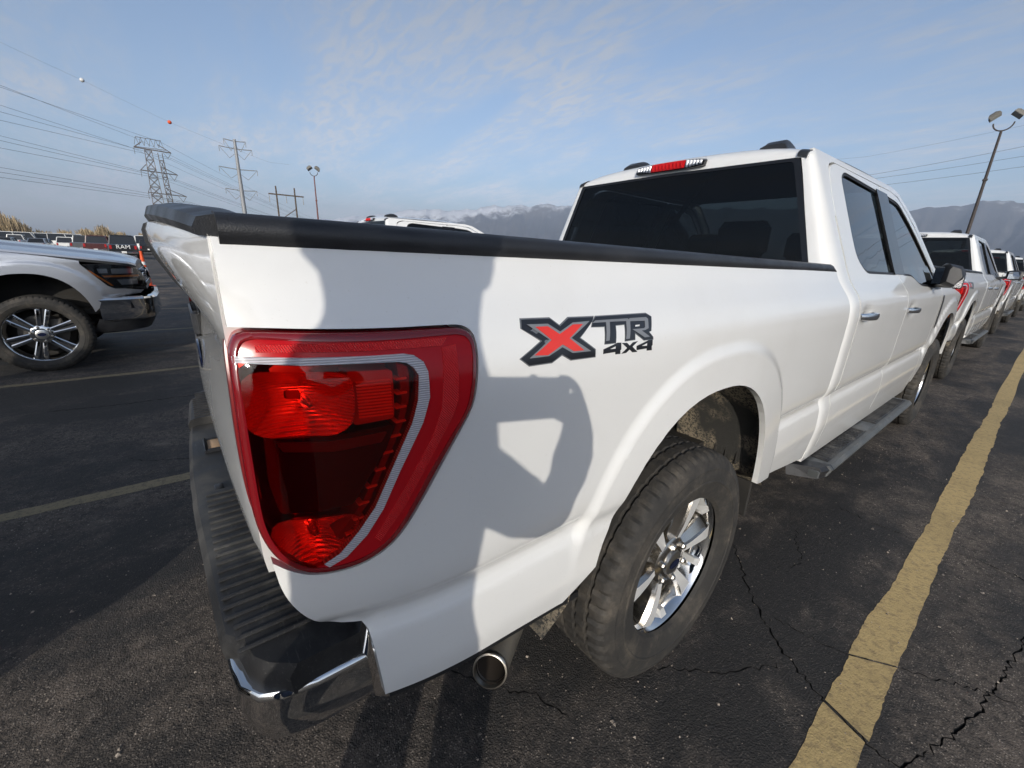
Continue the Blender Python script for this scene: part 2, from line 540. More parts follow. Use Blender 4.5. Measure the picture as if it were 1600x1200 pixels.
OPTICWHITE = principled('white_optic', (.80, .81, .83), .2, .35)
HEADDARK = principled('headlamp_bezel', (.012, .012, .014), .2)
LAMPCORE = principled('headlamp_core', (.42, .44, .46), .18, .7)

# asphalt: worn dark sealcoat over brown-grey aggregate
def asphalt():
    m = principled('asphalt', (.045, .043, .041), .85); t = NT(m)
    v = t.coord()
    streak = t.noise(t.coord((1.0, .45, 1), rot=(0, 0, .5)), 1.5, 8, .62, .5)
    patch = t.noise(v, .45, 5, .6, .8)
    fine = t.noise(v, 30, 6, .75)
    gran = t.noise(v, 210, 3, .7)
    agg = t.n('ShaderNodeTexVoronoi'); agg.inputs['Scale'].default_value = 170; t.l(v, agg.inputs['Vector'])
    aggc = t.n('ShaderNodeSeparateColor'); t.l(agg.outputs['Color'], aggc.inputs[0])
    stone = t.math('MULTIPLY', t.ramp(aggc.outputs[0], .70, .95), t.ramp(agg.outputs['Distance'], .55, .25))
    mid = t.noise(t.coord((1, .7, 1)), 5, 6, .7, .4)
    mixn = t.math('ADD', t.math('ADD', t.math('MULTIPLY', streak, .5), t.math('MULTIPLY', patch, .25)), t.math('MULTIPLY', mid, .25))
    worn = t.ramp(mixn, .44, .57)
    wornf = t.math('MULTIPLY', t.math('ADD', t.math('MULTIPLY', worn, .92), .08), t.ramp(fine, .28, .60))
    c = t.mix(wornf, (.020, .019, .0185), (.150, .124, .103))
    c = t.mix(t.math('MULTIPLY', t.ramp(t.noise(v, 4, 7, .72), .52, .68), t.math('MULTIPLY', worn, .6)), c, (.26, .21, .170))
    c = t.mix(t.math('MULTIPLY', stone, t.math('ADD', t.math('MULTIPLY', worn, .60), .15)), c, (.50, .43, .36))
    c = t.mix(t.ramp(gran, .45, .25, 0, .55), c, (.012, .011, .011))
    t.set('Base Color', c)
    t.set('Roughness', t.ramp(worn, 0, 1, .70, .95))
    h = t.math('ADD', t.math('MULTIPLY', gran, 1.1), t.math('MULTIPLY', agg.outputs['Distance'], -.6))
    h = t.math('ADD', h, t.math('MULTIPLY', t.noise(v, 55, 4, .7), .9))
    h = t.math('ADD', h, t.math('MULTIPLY', mid, .8))
    t.bump(h, .9, .009)
    return m
ASPHALT = asphalt()
CRACK = principled('crack_dirt', (.010, .009, .008), .95)
def linepaint(name, base, worn):
    m = principled(name, base, .8); t = NT(m); v = t.coord()
    f = t.ramp(t.noise(v, 34, 6, .78), .47, .64)
    g_ = t.ramp(t.noise(v, 2.2, 5, .6), .45, .75)
    c = t.mix(g_, base, tuple(x * .78 for x in base))
    t.set('Base Color', t.mix(t.math('MULTIPLY', f, .7), c, worn))
    t.bump(t.math('ADD', t.noise(v, 220, 4, .7), t.noise(v, 70, 3)), .8, .005)
    return m
YELLOW = linepaint('yellow_line_paint', (.56, .41, .185), (.27, .20, .105))
FADED = linepaint('faded_line_paint', (.27, .215, .125), (.09, .078, .06))
# ------------------------------------------------------------------ ground
def ribbon(pts, width, jag, seed, closed_ends=True):
    """jagged ribbon outline round a polyline: returns left side, centre line, right side"""
    r = np.random.default_rng(seed)
    P = resample(smooth_poly(pts, 2, False), .022, closed=False)
    n = len(P); L, C, R_ = [], [], []
    for i in range(n):
        t = P[min(i + 1, n - 1)] - P[max(i - 1, 0)]; t /= np.linalg.norm(t) + 1e-9
        nn = np.array((-t[1], t[0]))
        taper = min(1, (min(i, n - 1 - i) + .35) / 3)
        c = P[i] + nn * r.normal(0, jag) * (1 if 0 < i < n - 1 else 0)
        w = width * .5 * (.4 + 1.0 * r.random()) * taper
        L.append(c + nn * w); R_.append(c - nn * w); C.append(c)
    return L, C, R_

CRACKS = [  # ground polylines, half width
    ([(.99, -.065), (1.05, .02), (1.123, .083), (1.20, .21), (1.263, .341)], .006),
    ([(.835, .864), (.92, .76), (.997, .639), (1.10, .52), (1.182, .439), (1.29, .36), (1.38, .31), (1.403, .299), (1.496, .268), (1.571, .24)], .007),
    ([(1.146, .533), (1.24, .54), (1.331, .548), (1.403, .579), (1.484, .637), (1.60, .71), (1.698, .776), (1.80, .83)], .005),
    ([(1.574, .243), (1.60, .27), (1.631, .347), (1.66, .44), (1.691, .545), (1.705, .61), (1.721, .682), (1.728, .74), (1.74, .814), (1.76, .95), (1.779, 1.068), (1.795, 1.252), (1.83, 1.5), (1.80, 1.9)], .007),
    ([(1.55, .20), (1.60, .12), (1.64, .02)], .006),
    ([(.10, -.95), (.25, -.83), (.38, -.80), (.52, -.66), (.66, -.60), (.80, -.46), (.93, -.42)], .006),
    ([(-2.0, -1.62), (-1.86, -1.50), (-1.80, -1.30), (-1.66, -1.22)], .006),
    ([(-3.4, -2.2), (-3.3, -1.7), (-3.32, -1.3), (-3.2, -.6), (-3.25, .6)], .012),
    ([(1.02, 1.75), (1.3, 1.70), (1.62, 1.78), (2.0, 1.70), (2.6, 1.82)], .007),
    ([(2.0, 2.7), (1.75, 2.72), (1.5, 2.66), (1.2, 2.75)], .006),
    ([(.98, 1.30), (1.02, 1.15), (1.10, 1.03), (1.08, .90)], .004),
    ([(1.9, -.3), (2.1, .1), (2.05, .5), (2.3, .9), (2.35, 1.6)], .006),
]
X0, X1, Y0, Y1 = -4.2, 4.4, -3.0, 7.0
def stripe_poly(x0, x1, y0, y1, seed, jag=.006):
    """y0, y1: a number, or a pair when the end is cut slantwise"""
    y0 = y0 if isinstance(y0, tuple) else (y0, y0); y1 = y1 if isinstance(y1, tuple) else (y1, y1)
    r = np.random.default_rng(seed)
    def edge(x, a, b, ph):
        ys = np.concatenate([np.arange(a, min(b, 6), .018), np.arange(6, b, .25), [b]]) if b > 6 else np.append(np.arange(a, b, .018), b)
        n = len(ys)
        w = np.convolve(r.normal(0, 1, n + 8), np.ones(3) / 3, 'same')[4:4 + n] * jag * .5 + np.convolve(r.normal(0, 1, n + 60), np.hanning(24) / 5, 'same')[30:30 + n] * jag * .9
        return [(x + w[i] + .006 * math.sin(y * 2.0 + ph), y) for i, y in enumerate(ys)]
    return edge(x0, y0[0], y1[0], seed) + edge(x1, y0[1], y1[1], seed * 2)[::-1]

def build_ground():
    pts, edges, polys = [], [], []
    def add_loop(loop, close=True):
        b = len(pts); pts.extend([tuple(p) for p in loop]); n = len(loop)
        edges.extend([(b + i, b + i + 1) for i in range(n - 1)])
        if close: edges.append((b + n - 1, b))
    add_loop(resample([(X0, Y0), (X1, Y0), (X1, Y1), (X0, Y1)], .4))
    centres = {}
    for i, (pl, w) in enumerate(CRACKS):
        L, C, R_ = ribbon(pl, w, .0055, 100 + i)
        loop = L + R_[::-1]
        add_loop(loop); polys.append(np.array(loop))
        b = len(pts); pts.extend([tuple(c) for c in C[1:-1]])
        for k_ in range(len(C) - 2): centres[(round(C[k_ + 1][0], 5), round(C[k_ + 1][1], 5))] = 1
        edges.extend([(b + k_, b + k_ + 1) for k_ in range(len(C) - 3)])
    g = [(x, y) for x in np.arange(X0 + .2, X1, .25) for y in np.arange(Y0 + .2, Y1, .25)]
    pts.extend(g)
    r = delaunay_2d_cdt([Vector(p) for p in pts], edges, [], 0, 1e-5)
    V = np.array([(p.x, p.y) for p in r[0]]); F = [tuple(f) for f in r[2]]
    C = np.array([V[list(f)].mean(0) for f in F]); cr = np.zeros(len(F), bool)
    for pl in polys:
        lo, hi = pl.min(0), pl.max(0)
        m = (C >= lo - .01).all(1) & (C <= hi + .01).all(1)
        idx = np.nonzero(m)[0]
        cr[idx] |= inside(C[idx], pl)
    Z = np.zeros(len(V))
    for i, p in enumerate(V):
        if (round(p[0], 5), round(p[1], 5)) in centres: Z[i] = -.016
    F = [f if ((V[f[1]] - V[f[0]])[0] * (V[f[2]] - V[f[0]])[1] - (V[f[1]] - V[f[0]])[1] * (V[f[2]] - V[f[0]])[0]) > 0 else (f[0], f[2], f[1]) for f in F]
    verts = [(p[0], p[1], z) for p, z in zip(V, Z)]
    fm = [1 if c else 0 for c in cr]
    # the far sheet, all round the near one
    B = 30000.0
    b = len(verts)
    xs = [-B, -400, X0, X1, 400, B]; ys = [-B, -400, Y0, Y1, 400, B]
    for x in xs:
        for y in ys: verts.append((x, y, 0))
    for i in range(5):
        for j in range(5):
            if i == 2 and j == 2: continue
            F.append((b + i * 6 + j, b + (i + 1) * 6 + j, b + (i + 1) * 6 + j + 1, b + i * 6 + j + 1))
            fm.append(2 if (i in (0, 4) or j in (0, 4)) else 0)
    o = bpy.data.objects.new('asphalt_ground', mesh_data('asphalt_ground', verts, F, [ASPHALT, CRACK, FIELD], fm, False))
    link(o); tag(o, kind='structure')
    return polys

def field_mat():
    m = principled('dry_field', (.13, .115, .085), .95); t = NT(m); v = t.coord()
    t.set('Base Color', t.mix(t.ramp(t.noise(v, .004, 6), .4, .65), (.10, .09, .07), (.17, .15, .11)))
    return m
FIELD = field_mat()
crack_polys = build_ground()

def build_line(name, x0, x1, y0, y1, mat, seed, jag=.006):
    ol = stripe_poly(x0, x1, y0, y1, seed, jag)
    V, F = triangulate(ol, [], .25, .25, .2)
    F = [f if ((V[f[1]] - V[f[0]])[0] * (V[f[2]] - V[f[0]])[1] - (V[f[1]] - V[f[0]])[1] * (V[f[2]] - V[f[0]])[0]) > 0 else (f[0], f[2], f[1]) for f in F]
    o = bpy.data.objects.new(name, mesh_data(name, [(p[0], p[1], .001) for p in V], F, mat, None, False))
    link(o); tag(o, kind='structure')
    return o
build_line('parking_line', 1.402, 1.522, -.20, (.293, .251), YELLOW, 3)
build_line('parking_line', 1.402, 1.522, (.306, .264), (.574, .657), YELLOW, 9)
build_line('parking_line', 1.402, 1.522, (.582, .665), 30.0, YELLOW, 4)
build_line('parking_line', -1.555, -1.455, -2.9, 30.0, FADED, 5, .008)
build_line('parking_line', -4.545, -4.455, -9.0, 12.0, FADED, 6, .008)
build_line('parking_line', -7.545, -7.455, -9.0, 12.0, FADED, 7, .008)
build_line('parking_line', -10.545, -10.455, -9.0, 12.0, FADED, 8, .008)

# loose grit scattered on the asphalt
GRIT = principled('grit', (.20, .17, .14), .9)
_t = NT(GRIT); _v = _t.coord(); _t.set('Base Color', _t.mix(_t.ramp(_t.noise(_v, 60, 2), .35, .65), (.07, .06, .052), (.42, .36, .30)))
gv, gf = [], []
for i in range(9000):
    x = rng.uniform(-1.6, 2.6); y = rng.uniform(-2.1, 3.2)
    dens = .5 + .5 * math.sin(x * 2.3 + 1.1 * math.sin(y * 1.9)) * math.cos(y * 1.6 + .6)
    if rng.random() > .15 + .85 * dens ** 2: continue
    r = rng.uniform(.0012, .0042) * (1 if rng.random() < .93 else 2.0); a = rng.uniform(0, 6.28)
    b = len(gv); q = [rng.uniform(.7, 1.3) for _ in range(4)]
    gv += [(x + r * q[k_] * math.cos(a + k_ * 1.57), y + r * q[k_] * math.sin(a + k_ * 1.57), -.0005) for k_ in range(4)] + [(x + r * .4 * math.cos(a), y + r * .4 * math.sin(a), r * rng.uniform(.7, 1.2))]
    gf += [(b, b + 1, b + 4), (b + 1, b + 2, b + 4), (b + 2, b + 3, b + 4), (b + 3, b, b + 4)]
tag(mk('loose_grit', (gv, gf), GRIT, None, False), 'loose grit scattered over the asphalt', 'grit', kind='stuff')
# ------------------------------------------------------------------ pickup body surfaces (x right, y forward, rear axle at y=0)
_PZ = np.array([.30, .40, .48, .573, .644, .69, .736, .770, .782, .81, .867, .97, 1.07, 1.14, 1.19, 1.22, 1.25, 1.29, 1.316, 1.355, 1.438, 1.617, 1.85, 1.89, 2.0])
_PX = np.array([.93, .955, .970, .984, .992, .991, .988, .9765, .9765, .993, 1.001, 1.004, 1.006, 1.007, 1.004, .998, .985, .957, .939, .920, .885, .812, .715, .695, .64])
def _pchip(x, y):
    h = np.diff(x); d = np.diff(y) / h; m = np.zeros(len(x))
    for i in range(1, len(x) - 1):
        if d[i - 1] * d[i] > 0:
            w1 = 2 * h[i] + h[i - 1]; w2 = h[i] + 2 * h[i - 1]
            m[i] = (w1 + w2) / (w1 / d[i - 1] + w2 / d[i])
    m[0], m[-1] = d[0], d[-1]
    return m
_PM = _pchip(_PZ, _PX)
def Pz(z):
    z = min(max(z, .30), 2.0)
    i = int(np.searchsorted(_PZ, z) - 1); i = min(max(i, 0), len(_PZ) - 2)
    h = _PZ[i + 1] - _PZ[i]; t = (z - _PZ[i]) / h
    return ((2 * t ** 3 - 3 * t * t + 1) * _PX[i] + (t ** 3 - 2 * t * t + t) * h * _PM[i] + (-2 * t ** 3 + 3 * t * t) * _PX[i + 1] + (t ** 3 - t * t) * h * _PM[i + 1])
def sstep(t):
    t = min(max(t, 0.0), 1.0); return t * t * (3 - 2 * t)
def rho(y, z, yc, a, b, n):
    return ((abs(y - yc) / a) ** n + (max(z - .40, 0) / b) ** n) ** (1 / n)
WB = 4.0
def Xs(y, z):
    x = Pz(z)
    for yc in (0.03, WB + .03):
        if abs(y - yc) > .8: continue
        r = rho(y, z, yc, .60, .745, 2.4)
        w_ = sstep((1.03 - r) / .06)
        if y < yc: w_ *= .08 + .92 * sstep((z - .64) / .24)
        if z < .95: x = x * (1 - w_) + (.986 + (z - .58) * .049) * w_   # the flare runs clean over the lower crease
        x += 0.011 * w_ + 0.010 * min(max((1 - r) / .25, 0), 1) * (1 if y > yc else .2 + .8 * sstep((z - .64) / .24))
    if abs(z - 1.15) < .09 and 1.1 < y < 2.7:   # finger scoops behind the door handles
        for yh, zh in ((1.40, 1.160), (2.40, 1.140)): x -= .014 * math.exp(-((y - yh) / .075) ** 2 - ((z - zh) / .035) ** 2)
    if y < -.78: x -= (.075 - .048 * sstep((z - 1.22) / .16)) * ((-.78 - y) / .36) ** 2.2
    if y > 4.30: x -= .36 * ((y - 4.30) / .66) ** 2.8
    return x
def flare_pts(yc):
    """rows of points that follow the wheel-arch flare so its step shades cleanly"""
    P_ = []
    for r in (.955, .968, .979, .989, .998, 1.007, 1.016, 1.024, 1.034):
        for k_ in range(110):
            a = math.pi * (k_ + .5) / 110; c, s_ = math.cos(a), math.sin(a)
            q = r / ((abs(c) / .60) ** 2.4 + (abs(s_) / .745) ** 2.4) ** (1 / 2.4)
            P_.append((yc + q * c, .40 + q * s_))
    return P_
def side(off=0.0):
    return lambda y, z: (Xs(y, z) + off, y, z)

def arch(yc, z0, z1, hw=.478, top=1.035, n=2.35, k=28, rev=False):
    """wheel opening from the rear lip up and over to the front lip"""
    b = top - .40; pts = []
    def yat(z): return hw * max(0, 1 - (max(z - .40, 0) / b) ** n) ** (1 / n)
    a0 = math.atan2((z0 - .40) / b, -yat(z0) / hw); a1 = math.atan2((z1 - .40) / b, yat(z1) / hw)
    for i in range(k + 1):
        a = a0 + (a1 - a0) * i / k
        c, s = math.cos(a), math.sin(a)
        r = 1 / ((abs(c)) ** n + abs(s) ** n) ** (1 / n)
        pts.append((yc + r * c * hw, .40 + r * s * b))
    return pts[::-1] if rev else pts

# tail lamp outline on the body side chart
TL = [(-1.128, 1.272), (-1.094, 1.270), (-1.038, 1.267), (-.959, 1.265), (-.864, 1.265), (-.838, 1.264), (-.826, 1.257), (-.822, 1.243),
      (-.831, 1.171), (-.84, 1.141), (-.862, 1.107), (-.895, 1.054), (-.926, 1.0), (-.958, .95), (-.987, .923), (-1.025, .907), (-1.076, .905),
      (-1.107, .921), (-1.128, .950), (-1.140, .989), (-1.144, 1.03), (-1.145, 1.108), (-1.143, 1.178), (-1.141, 1.233), (-1.138, 1.256)]

TL = smooth_poly(TL, 2)

def build_wheel(root, name, x, y, style, s):
    """wheel centred at its hub; x is the hub-cap face"""
    w = empty(name, (s * x, y, .40), 0, root)
    if s < 0: w.rotation_euler = (0, 0, math.pi)
    # tyre: sidewall and ribbed tread
    R, half = .4075, .137
    c = -.095                                   # tread centre behind the hub face
    prof = [(c + .112, .243), (c + .124, .252), (c + .134, .275), (c + .1405, .308), (c + .143, .311), (c + .143, .316), (c + .141, .319), (c + .141, .345), (c + .1395, .349), (c + .1395, .354), (c + .140, .358), (c + .134, .372), (c + .126, .388)]
    tread = [(.118, .397), (.108, .4025), (.094, .4045)]
    ribs = []
    for g0 in (.072, .026, -.026, -.072):
        ribs += [(g0 + .007, .4065), (g0 + .004, .398), (g0 - .004, .398), (g0 - .007, .4065)]
    full = prof + [(c + a, r) for a, r in tread] + [(c + a, r) for a, r in ribs] + [(c - a, r) for a, r in reversed(tread)] + [(c - .126, .388), (c - .140, .345), (c - .134, .29), (c - .115, .245)]
    if style != 'hero':                          # lower sidewall round a larger rim
        full = [(a_, .36 - (.36 - r_) * .66 if r_ < .36 else r_) for a_, r_ in full]
    N = 216
    v, f = lathe(full, N)
    v = [list(p) for p in v]; q = len(full)
    np_, nt = len(prof), len(tread)
    for k_ in range(N):                          # lateral sipes and shoulder notches
        for i in range(np_ - 1, np_ + nt + 16 + nt):
            rib = 0 if i < np_ + nt else (1 + (i - np_ - nt) // 4)
            cut = .0
            if i < np_ + nt and k_ % 4 == 0: cut = .008
            elif rib >= 1 and (k_ + rib) % 4 == 0: cut = .006
            if cut:
                rr = math.hypot(v[k_ * q + i][1], v[k_ * q + i][2]); g = (rr - cut) / rr
                v[k_ * q + i][1] *= g; v[k_ * q + i][2] *= g
    # squat at the contact patch
    for p in v:
        if p[2] < -.398: p[2] = -.398 - (p[2] + .398) * .1 * -1
    v = [(p[0], p[1], max(p[2], -.3995)) for p in v]
    mk('tyre', (v, f), TYRE, w, True, 22)
    # raised sidewall rings
    rim = lathe([(-.030, .262), (-.002, .262), (.006, .256), (.008, .249), (.002, .243), (-.012, .238), (-.05, .222), (-.20, .215), (-.205, .245)], 72)
    mk('rim', rim, CHROME, w, True, 40)
    mk('brake_disc', join(lathe([(-.115, .03), (-.115, .17), (-.135, .17), (-.135, .03)], 40), box((-.10, .10, .09), (.06, .09, .10), .01)), BRAKE, w)
    mk('wheel_back', lathe([(-.20, .02), (-.20, .222)], 40), DARKUNDER, w)
    if style == 'hero':
        sp_v = []
        for k_ in range(6):
            a = math.radians(60 * k_ + 12)
            # stations: radius, half width, height of the bright face
            st = [(.046, .024, -.016), (.085, .027, -.010), (.130, .034, -.003), (.180, .047, .001), (.218, .060, .001), (.244, .068, -.004)]
            rings = []
            for r, wd, hx in st:
                sec = [(-wd, -.055), (-wd, hx - .016), (-wd * .80, hx - .001), (wd * .06, hx), (wd * .16, hx - .008), (wd * .92, hx - .026), (wd, hx - .034), (wd, -.055)]
                rings.append([(h, r * math.cos(a) - t * math.sin(a), r * math.sin(a) + t * math.cos(a)) for t, h in sec])
            vv, ff = loft(rings)
            fm = [1 if ((i % 8) == 2 and 8 <= i < len(ff) - 2) else 0 for i in range(len(ff))]
            mk('spoke', (vv, ff), [NICKEL, MACHINED], w, True, 20, fm=fm)
            # short bright bridge on the lip beside each spoke
            b = a + math.radians(21)
            ins = [(-.014, .214, -.012), (-.014, .214, .010), (-.002, .243, .016), (-.002, .243, -.016)]
            iv = [(h, r * math.cos(b) - t * math.sin(b), r * math.sin(b) + t * math.cos(b)) for h, r, t in ins]
            iv += [(h - .05, r * math.cos(b) - t * math.sin(b), r * math.sin(b) + t * math.cos(b)) for h, r, t in ins]
            mk('rim_insert', (iv, [(0, 1, 2, 3), (1, 0, 4, 5), (2, 1, 5, 6), (3, 2, 6, 7), (0, 3, 7, 4)]), MACHINED, w, False)
    else:
        for k_ in range(6):
            a = math.radians(60 * k_ + 18)
            for d in (-1, 1):
                rings = []
                for r, off, wd, hx in ((.045, .017, .016, -.010), (.12, .024, .016, -.002), (.20, .030, .017, .001), (.244, .034, .019, -.004)):
                    sec = [(-wd, -.045), (-wd, hx - .006), (-wd * .5, hx), (wd * .5, hx), (wd, hx - .006), (wd, -.045)]
                    rings.append([(h, r * math.cos(a) - (t + d * off) * math.sin(a), r * math.sin(a) + (t + d * off) * math.cos(a)) for t, h in sec])
                mk('spoke', loft(rings), CHROME, w, True, 28)
            rings = []
            for r, wd, hx in ((.06, .012, -.022), (.24, .022, -.018)):
                sec = [(-wd, -.03), (-wd, hx), (wd, hx), (wd, -.03)]
                rings.append([(h, r * math.cos(a) - t * math.sin(a), r * math.sin(a) + t * math.cos(a)) for t, h in sec])
            mk('spoke_recess', loft(rings), BLACKP, w, False)
    mk('hub', lathe([(-.05, .088), (-.014, .086), (-.006, .076), (-.004, .046)], 40), NICKEL if style == 'hero' else CHROME, w)
    cap = mk('hub_cap', lathe([(-.006, .046), (.004, .043), (.007, .036), (.007, .0005)], 36), SATIN, w)
    mk('emblem', xform(lathe([(.0085, .030), (.0085, .0005)], 28), lambda p: (p[0], p[1], p[2] * .55)), EMBLUE, cap)
    for k_ in range(6):
        a = math.radians(60 * k_ + 42)
        mk('lug_nut', move(lathe([(-.02, .0125), (.004, .0115), (.010, .008), (.011, .0005)], 6), (0, .0675 * math.cos(a), .0675 * math.sin(a))), NICKEL, w, True, 20)
    if style == 'hero':
        mk('wheel_tag', join(box((-.02, .082, -.085), (.004, .034, .034), .001), box((-.0165, .090, -.088), (.003, .018, .014), .001)), [TAGWHITE, BLACKP], w, False,
           fm=[0] * 26 + [1] * 26)
    if style != 'hero':
        for ch in w.children:
            if not ch.name.startswith('tyre'): ch.scale = (1, 1.145, 1.145)
    return w

def build_mirror(root, s, folded=False):
    mr = empty('side_mirror', (s * .98, 3.10, 1.335), 0, root)
    if folded: mr.rotation_euler = (0, 0, math.radians(-62) * s)
    st = [(.05, .045, .03, -.03, .07), (.08, .07, .02, -.06, .085), (.14, .08, .00, -.07, .092), (.21, .072, -.01, -.066, .088), (.24, .045, -.01, -.045, .07)]
    rings_ = [[(s * x, y0 - w_ * .6, z0 + .02), (s * x, y0 - w_ * .6, z1 - .02), (s * x, y0 - w_ * .35, z1), (s * x, y0 + w_ * .6, z1 - .015), (s * x, y0 + w_, z1 - .06), (s * x, y0 + w_, z0 + .05), (s * x, y0 + w_ * .4, z0)] for x, w_, y0, z0, z1 in st]
    mk('mirror_housing', loft(rings_ if s < 0 else [list(reversed(r)) for r in rings_]), BLACKP, mr, True, 40)
    mk('mirror_arm', loft([[(s * -.04, -.02, -.075), (s * -.04, .10, -.075), (s * -.04, .10, -.025), (s * -.04, -.02, -.025)], [(s * .08, -.01, -.045), (s * .08, .05, -.045), (s * .08, .05, .0), (s * .08, -.01, .0)]]), BLACKP, mr, True, 40)
    mk('mirror_glass', box((s * .145, -.050, .010), (.135, .006, .115), .003), MIRRORGLASS, mr, False)
    mk('signal_lens', box((s * .215, .035, -.03), (.030, .05, .085), .008), CLEARLENS, mr, True, 30)
    mk('signal_reflector', box((s * .212, .035, -.03), (.024, .042, .074), .004), CLEARCHIP, mr, True, 20)
    return mr

def build_truck(name, style='hero'):
    root = empty(name)
    zr = lambda y: 1.384 - (y + 1.13) * .013     # underside of the bed rail cap
    # ---- bed sides
    for s in (1, -1):
        ol = [(1.095, zr(1.095)), (-.3, zr(-.3)), (-1.136, zr(-1.136))]
        ol += smooth_poly([(-1.136, 1.277), (-1.094, 1.275), (-1.038, 1.272), (-.959, 1.270), (-.864, 1.270), (-.836, 1.269), (-.821, 1.260), (-.817, 1.243), (-.826, 1.171), (-.835, 1.139), (-.857, 1.104),
               (-.890, 1.051), (-.921, .997), (-.954, .946), (-.984, .919), (-1.024, .902), (-1.078, .900), (-1.110, .916), (-1.130, .935)], 2, False)
        ol += smooth_poly([(-1.130, .930), (-1.124, .880), (-1.108, .838), (-1.085, .805), (-1.055, .782), (-1.035, .776), (-1.018, .772)], 2, False) + [(-1.010, .755), (-1.004, .71), (-.993, .602), (-.875, .596), (-.716, .586), (-.56, .574)]
        ol += arch(0.0, .575, .565)[1:]
        ol += [(.50, .556), (.727, .528), (1.095, .478)]
        panel('bed_side', ol, side(), WHITE, root, du=.028, dv=.014, hb=.014, flange=.02, mir=s < 0, extra=flare_pts(.03))
        # dark lower edge seal of the bed side
        sv = []
        for y in np.linspace(-.985, -.50, 12):
            z = np.interp(y, [-.993, -.875, -.716, -.56, -.48], [.602, .596, .586, .574, .57])
            x = Xs(y, z) - .004
            sv.append([(s * x, y, z + .002), (s * (x + .001), y, z - .014), (s * (x - .03), y, z - .016), (s * (x - .03), y, z + .002)])
        mk('sill_seal', loft(sv if s > 0 else [list(reversed(r)) for r in sv]), RUBBERSEAL, root)
        # rail cap
        rings = []
        ys = list(np.linspace(-1.128, 1.06, 30)) + [1.085, 1.10]
        for i, y in enumerate(ys):
            x = Xs(y, 1.368) + .003
            z = zr(y); e = 1.0 if i < 30 else (.6 if i == 30 else .12)
            h = .031 * e
            rings.append([(s * (x), y, z - .003), (s * (x + .003), y, z + h * .35), (s * (x - .002), y, z + h * .72), (s * (x - .014), y, z + h * .95), (s * (x - .04), y, z + h * 1.02),
                          (s * (x - .10), y, z + h), (s * (x - .115), y, z + h * .6), (s * (x - .115), y, z - .03), (s * (x - .03), y, z - .03)])
        mk('bed_rail_cap', loft(rings if s > 0 else [list(reversed(r)) for r in rings]), BLACKP, root, True, 40)
        # inner bed wall
        mk('bed_wall', box((s * .80, -.02, 1.245), (.05, 2.16, .25), .01), WHITE, root)
        # wheel house liner
        lin = []
        for y, z in [(-.62, .50)] + arch(0.0, .56, .56, hw=.545, top=1.10) + [(.60, .50)]:
            lin.append([(s * x_, y, z) for x_ in ((.985, .90, .80, .62) if s > 0 else (.985, .90, .80, .62))])
        mk('wheel_liner', loft(lin if s < 0 else [list(r) for r in lin], closed=False, cap=False), LINER, root, True, 60)
        for k_ in range(3):                      # pressed ribs on the liner
            yy = .545 - .005
            mk('liner_rib', box((s * (.80 + .045 * k_), .535, .72), (.008, .02, .28), .003), DARKUNDER, root)
        lin = []
        for y, z in [(WB - .60, .50)] + arch(WB, .56, .56, hw=.53, top=1.08) + [(WB + .58, .50)]:
            lin.append([(s * x_, y, z) for x_ in (.975, .90, .80, .60)])
        mk('wheel_liner', loft(lin, closed=False, cap=False), LINER, root, True, 60)
        # mud flap under the rear of the rocker
        mk('mud_flap', box((s * .93, .50, .47), (.10, .012, .16), .004), DARKUNDER, root)
    mk('bed_floor', box((0, -.02, .90), (1.60, 2.16, .03)), WHITE, root)
    mk('bed_front_wall', box((0, 1.06, 1.12), (1.66, .04, .49), .008), WHITE, root)
    # ---- tailgate: bowed skin with an overhanging top lip
    sec = [(-1.130, 1.408), (-1.205, 1.410), (-1.224, 1.402), (-1.231, 1.388), (-1.229, 1.362), (-1.212, 1.325), (-1.180, 1.276), (-1.152, 1.243), (-1.141, 1.226), (-1.138, 1.210), (-1.140, 1.15),
           (-1.148, 1.07), (-1.156, 1.0), (-1.158, .95), (-1.154, .91), (-1.146, .895), (-1.128, .875), (-1.10, .868), (-1.08, .88), (-1.08, 1.40)]
    rings = []
    def tgp(x, y, z):
        k_ = (x / .868) ** 2; b = 1 - k_
        if y < -1.12 and z > 1.20:               # the lip bows out to the middle and dies into the corners
            y = -1.137 + (y + 1.137) * (.02 + .86 * b)
        elif y < -1.12: y = -1.133 + (y + 1.133) * (.15 + .85 * b ** .5) - .004 * b
        return (x, y, z + .020 * b * sstep((z - 1.2) / .2) - .022 * k_ * sstep((z - 1.2) / .2))
    for x in np.linspace(-.868, .868, 37):
        rings.append([tgp(x, y, z) for y, z in sec])
    tg = mk('tailgate', loft([list(reversed(r)) for r in rings]), WHITE, root, True, 32)
    rings = []
    for x in np.linspace(-.868, .868, 29):
        k_ = (x / .868) ** 2; b = 1 - k_; z0 = 1.409 + .020 * b - .022 * k_; yb = -1.137 - .073 * (.10 + .86 * b)
        rings.append([(x, yb - .003, z0 - .002), (x, yb - .008, z0 + .008), (x, yb - .002, z0 + .020 + .006 * b), (x, min(yb + .03, -1.12), z0 + .026 + .008 * b), (x, -1.10, z0 + .026 + .004 * b), (x, -1.075, z0 + .012), (x, -1.075, z0 - .004)])
    mk('tailgate_cap', loft([list(reversed(r)) for r in rings]), BLACKP, tg, True, 40)
    rr = []
    for x in np.linspace(-.20, .13, 9):
        rr.append([(lambda q: (q[0], q[1] - .007, q[2] - .002))(tgp(x, y, z)) for y, z in sec[1:9]] + [(lambda q: (q[0], q[1] + .02, q[2]))(tgp(x, sec[8][0], sec[8][1]))])
    rr = [[(p[0], p[1] + .012, p[2]) for p in rr[0]]] + rr + [[(p[0], p[1] + .012, p[2]) for p in rr[-1]]]
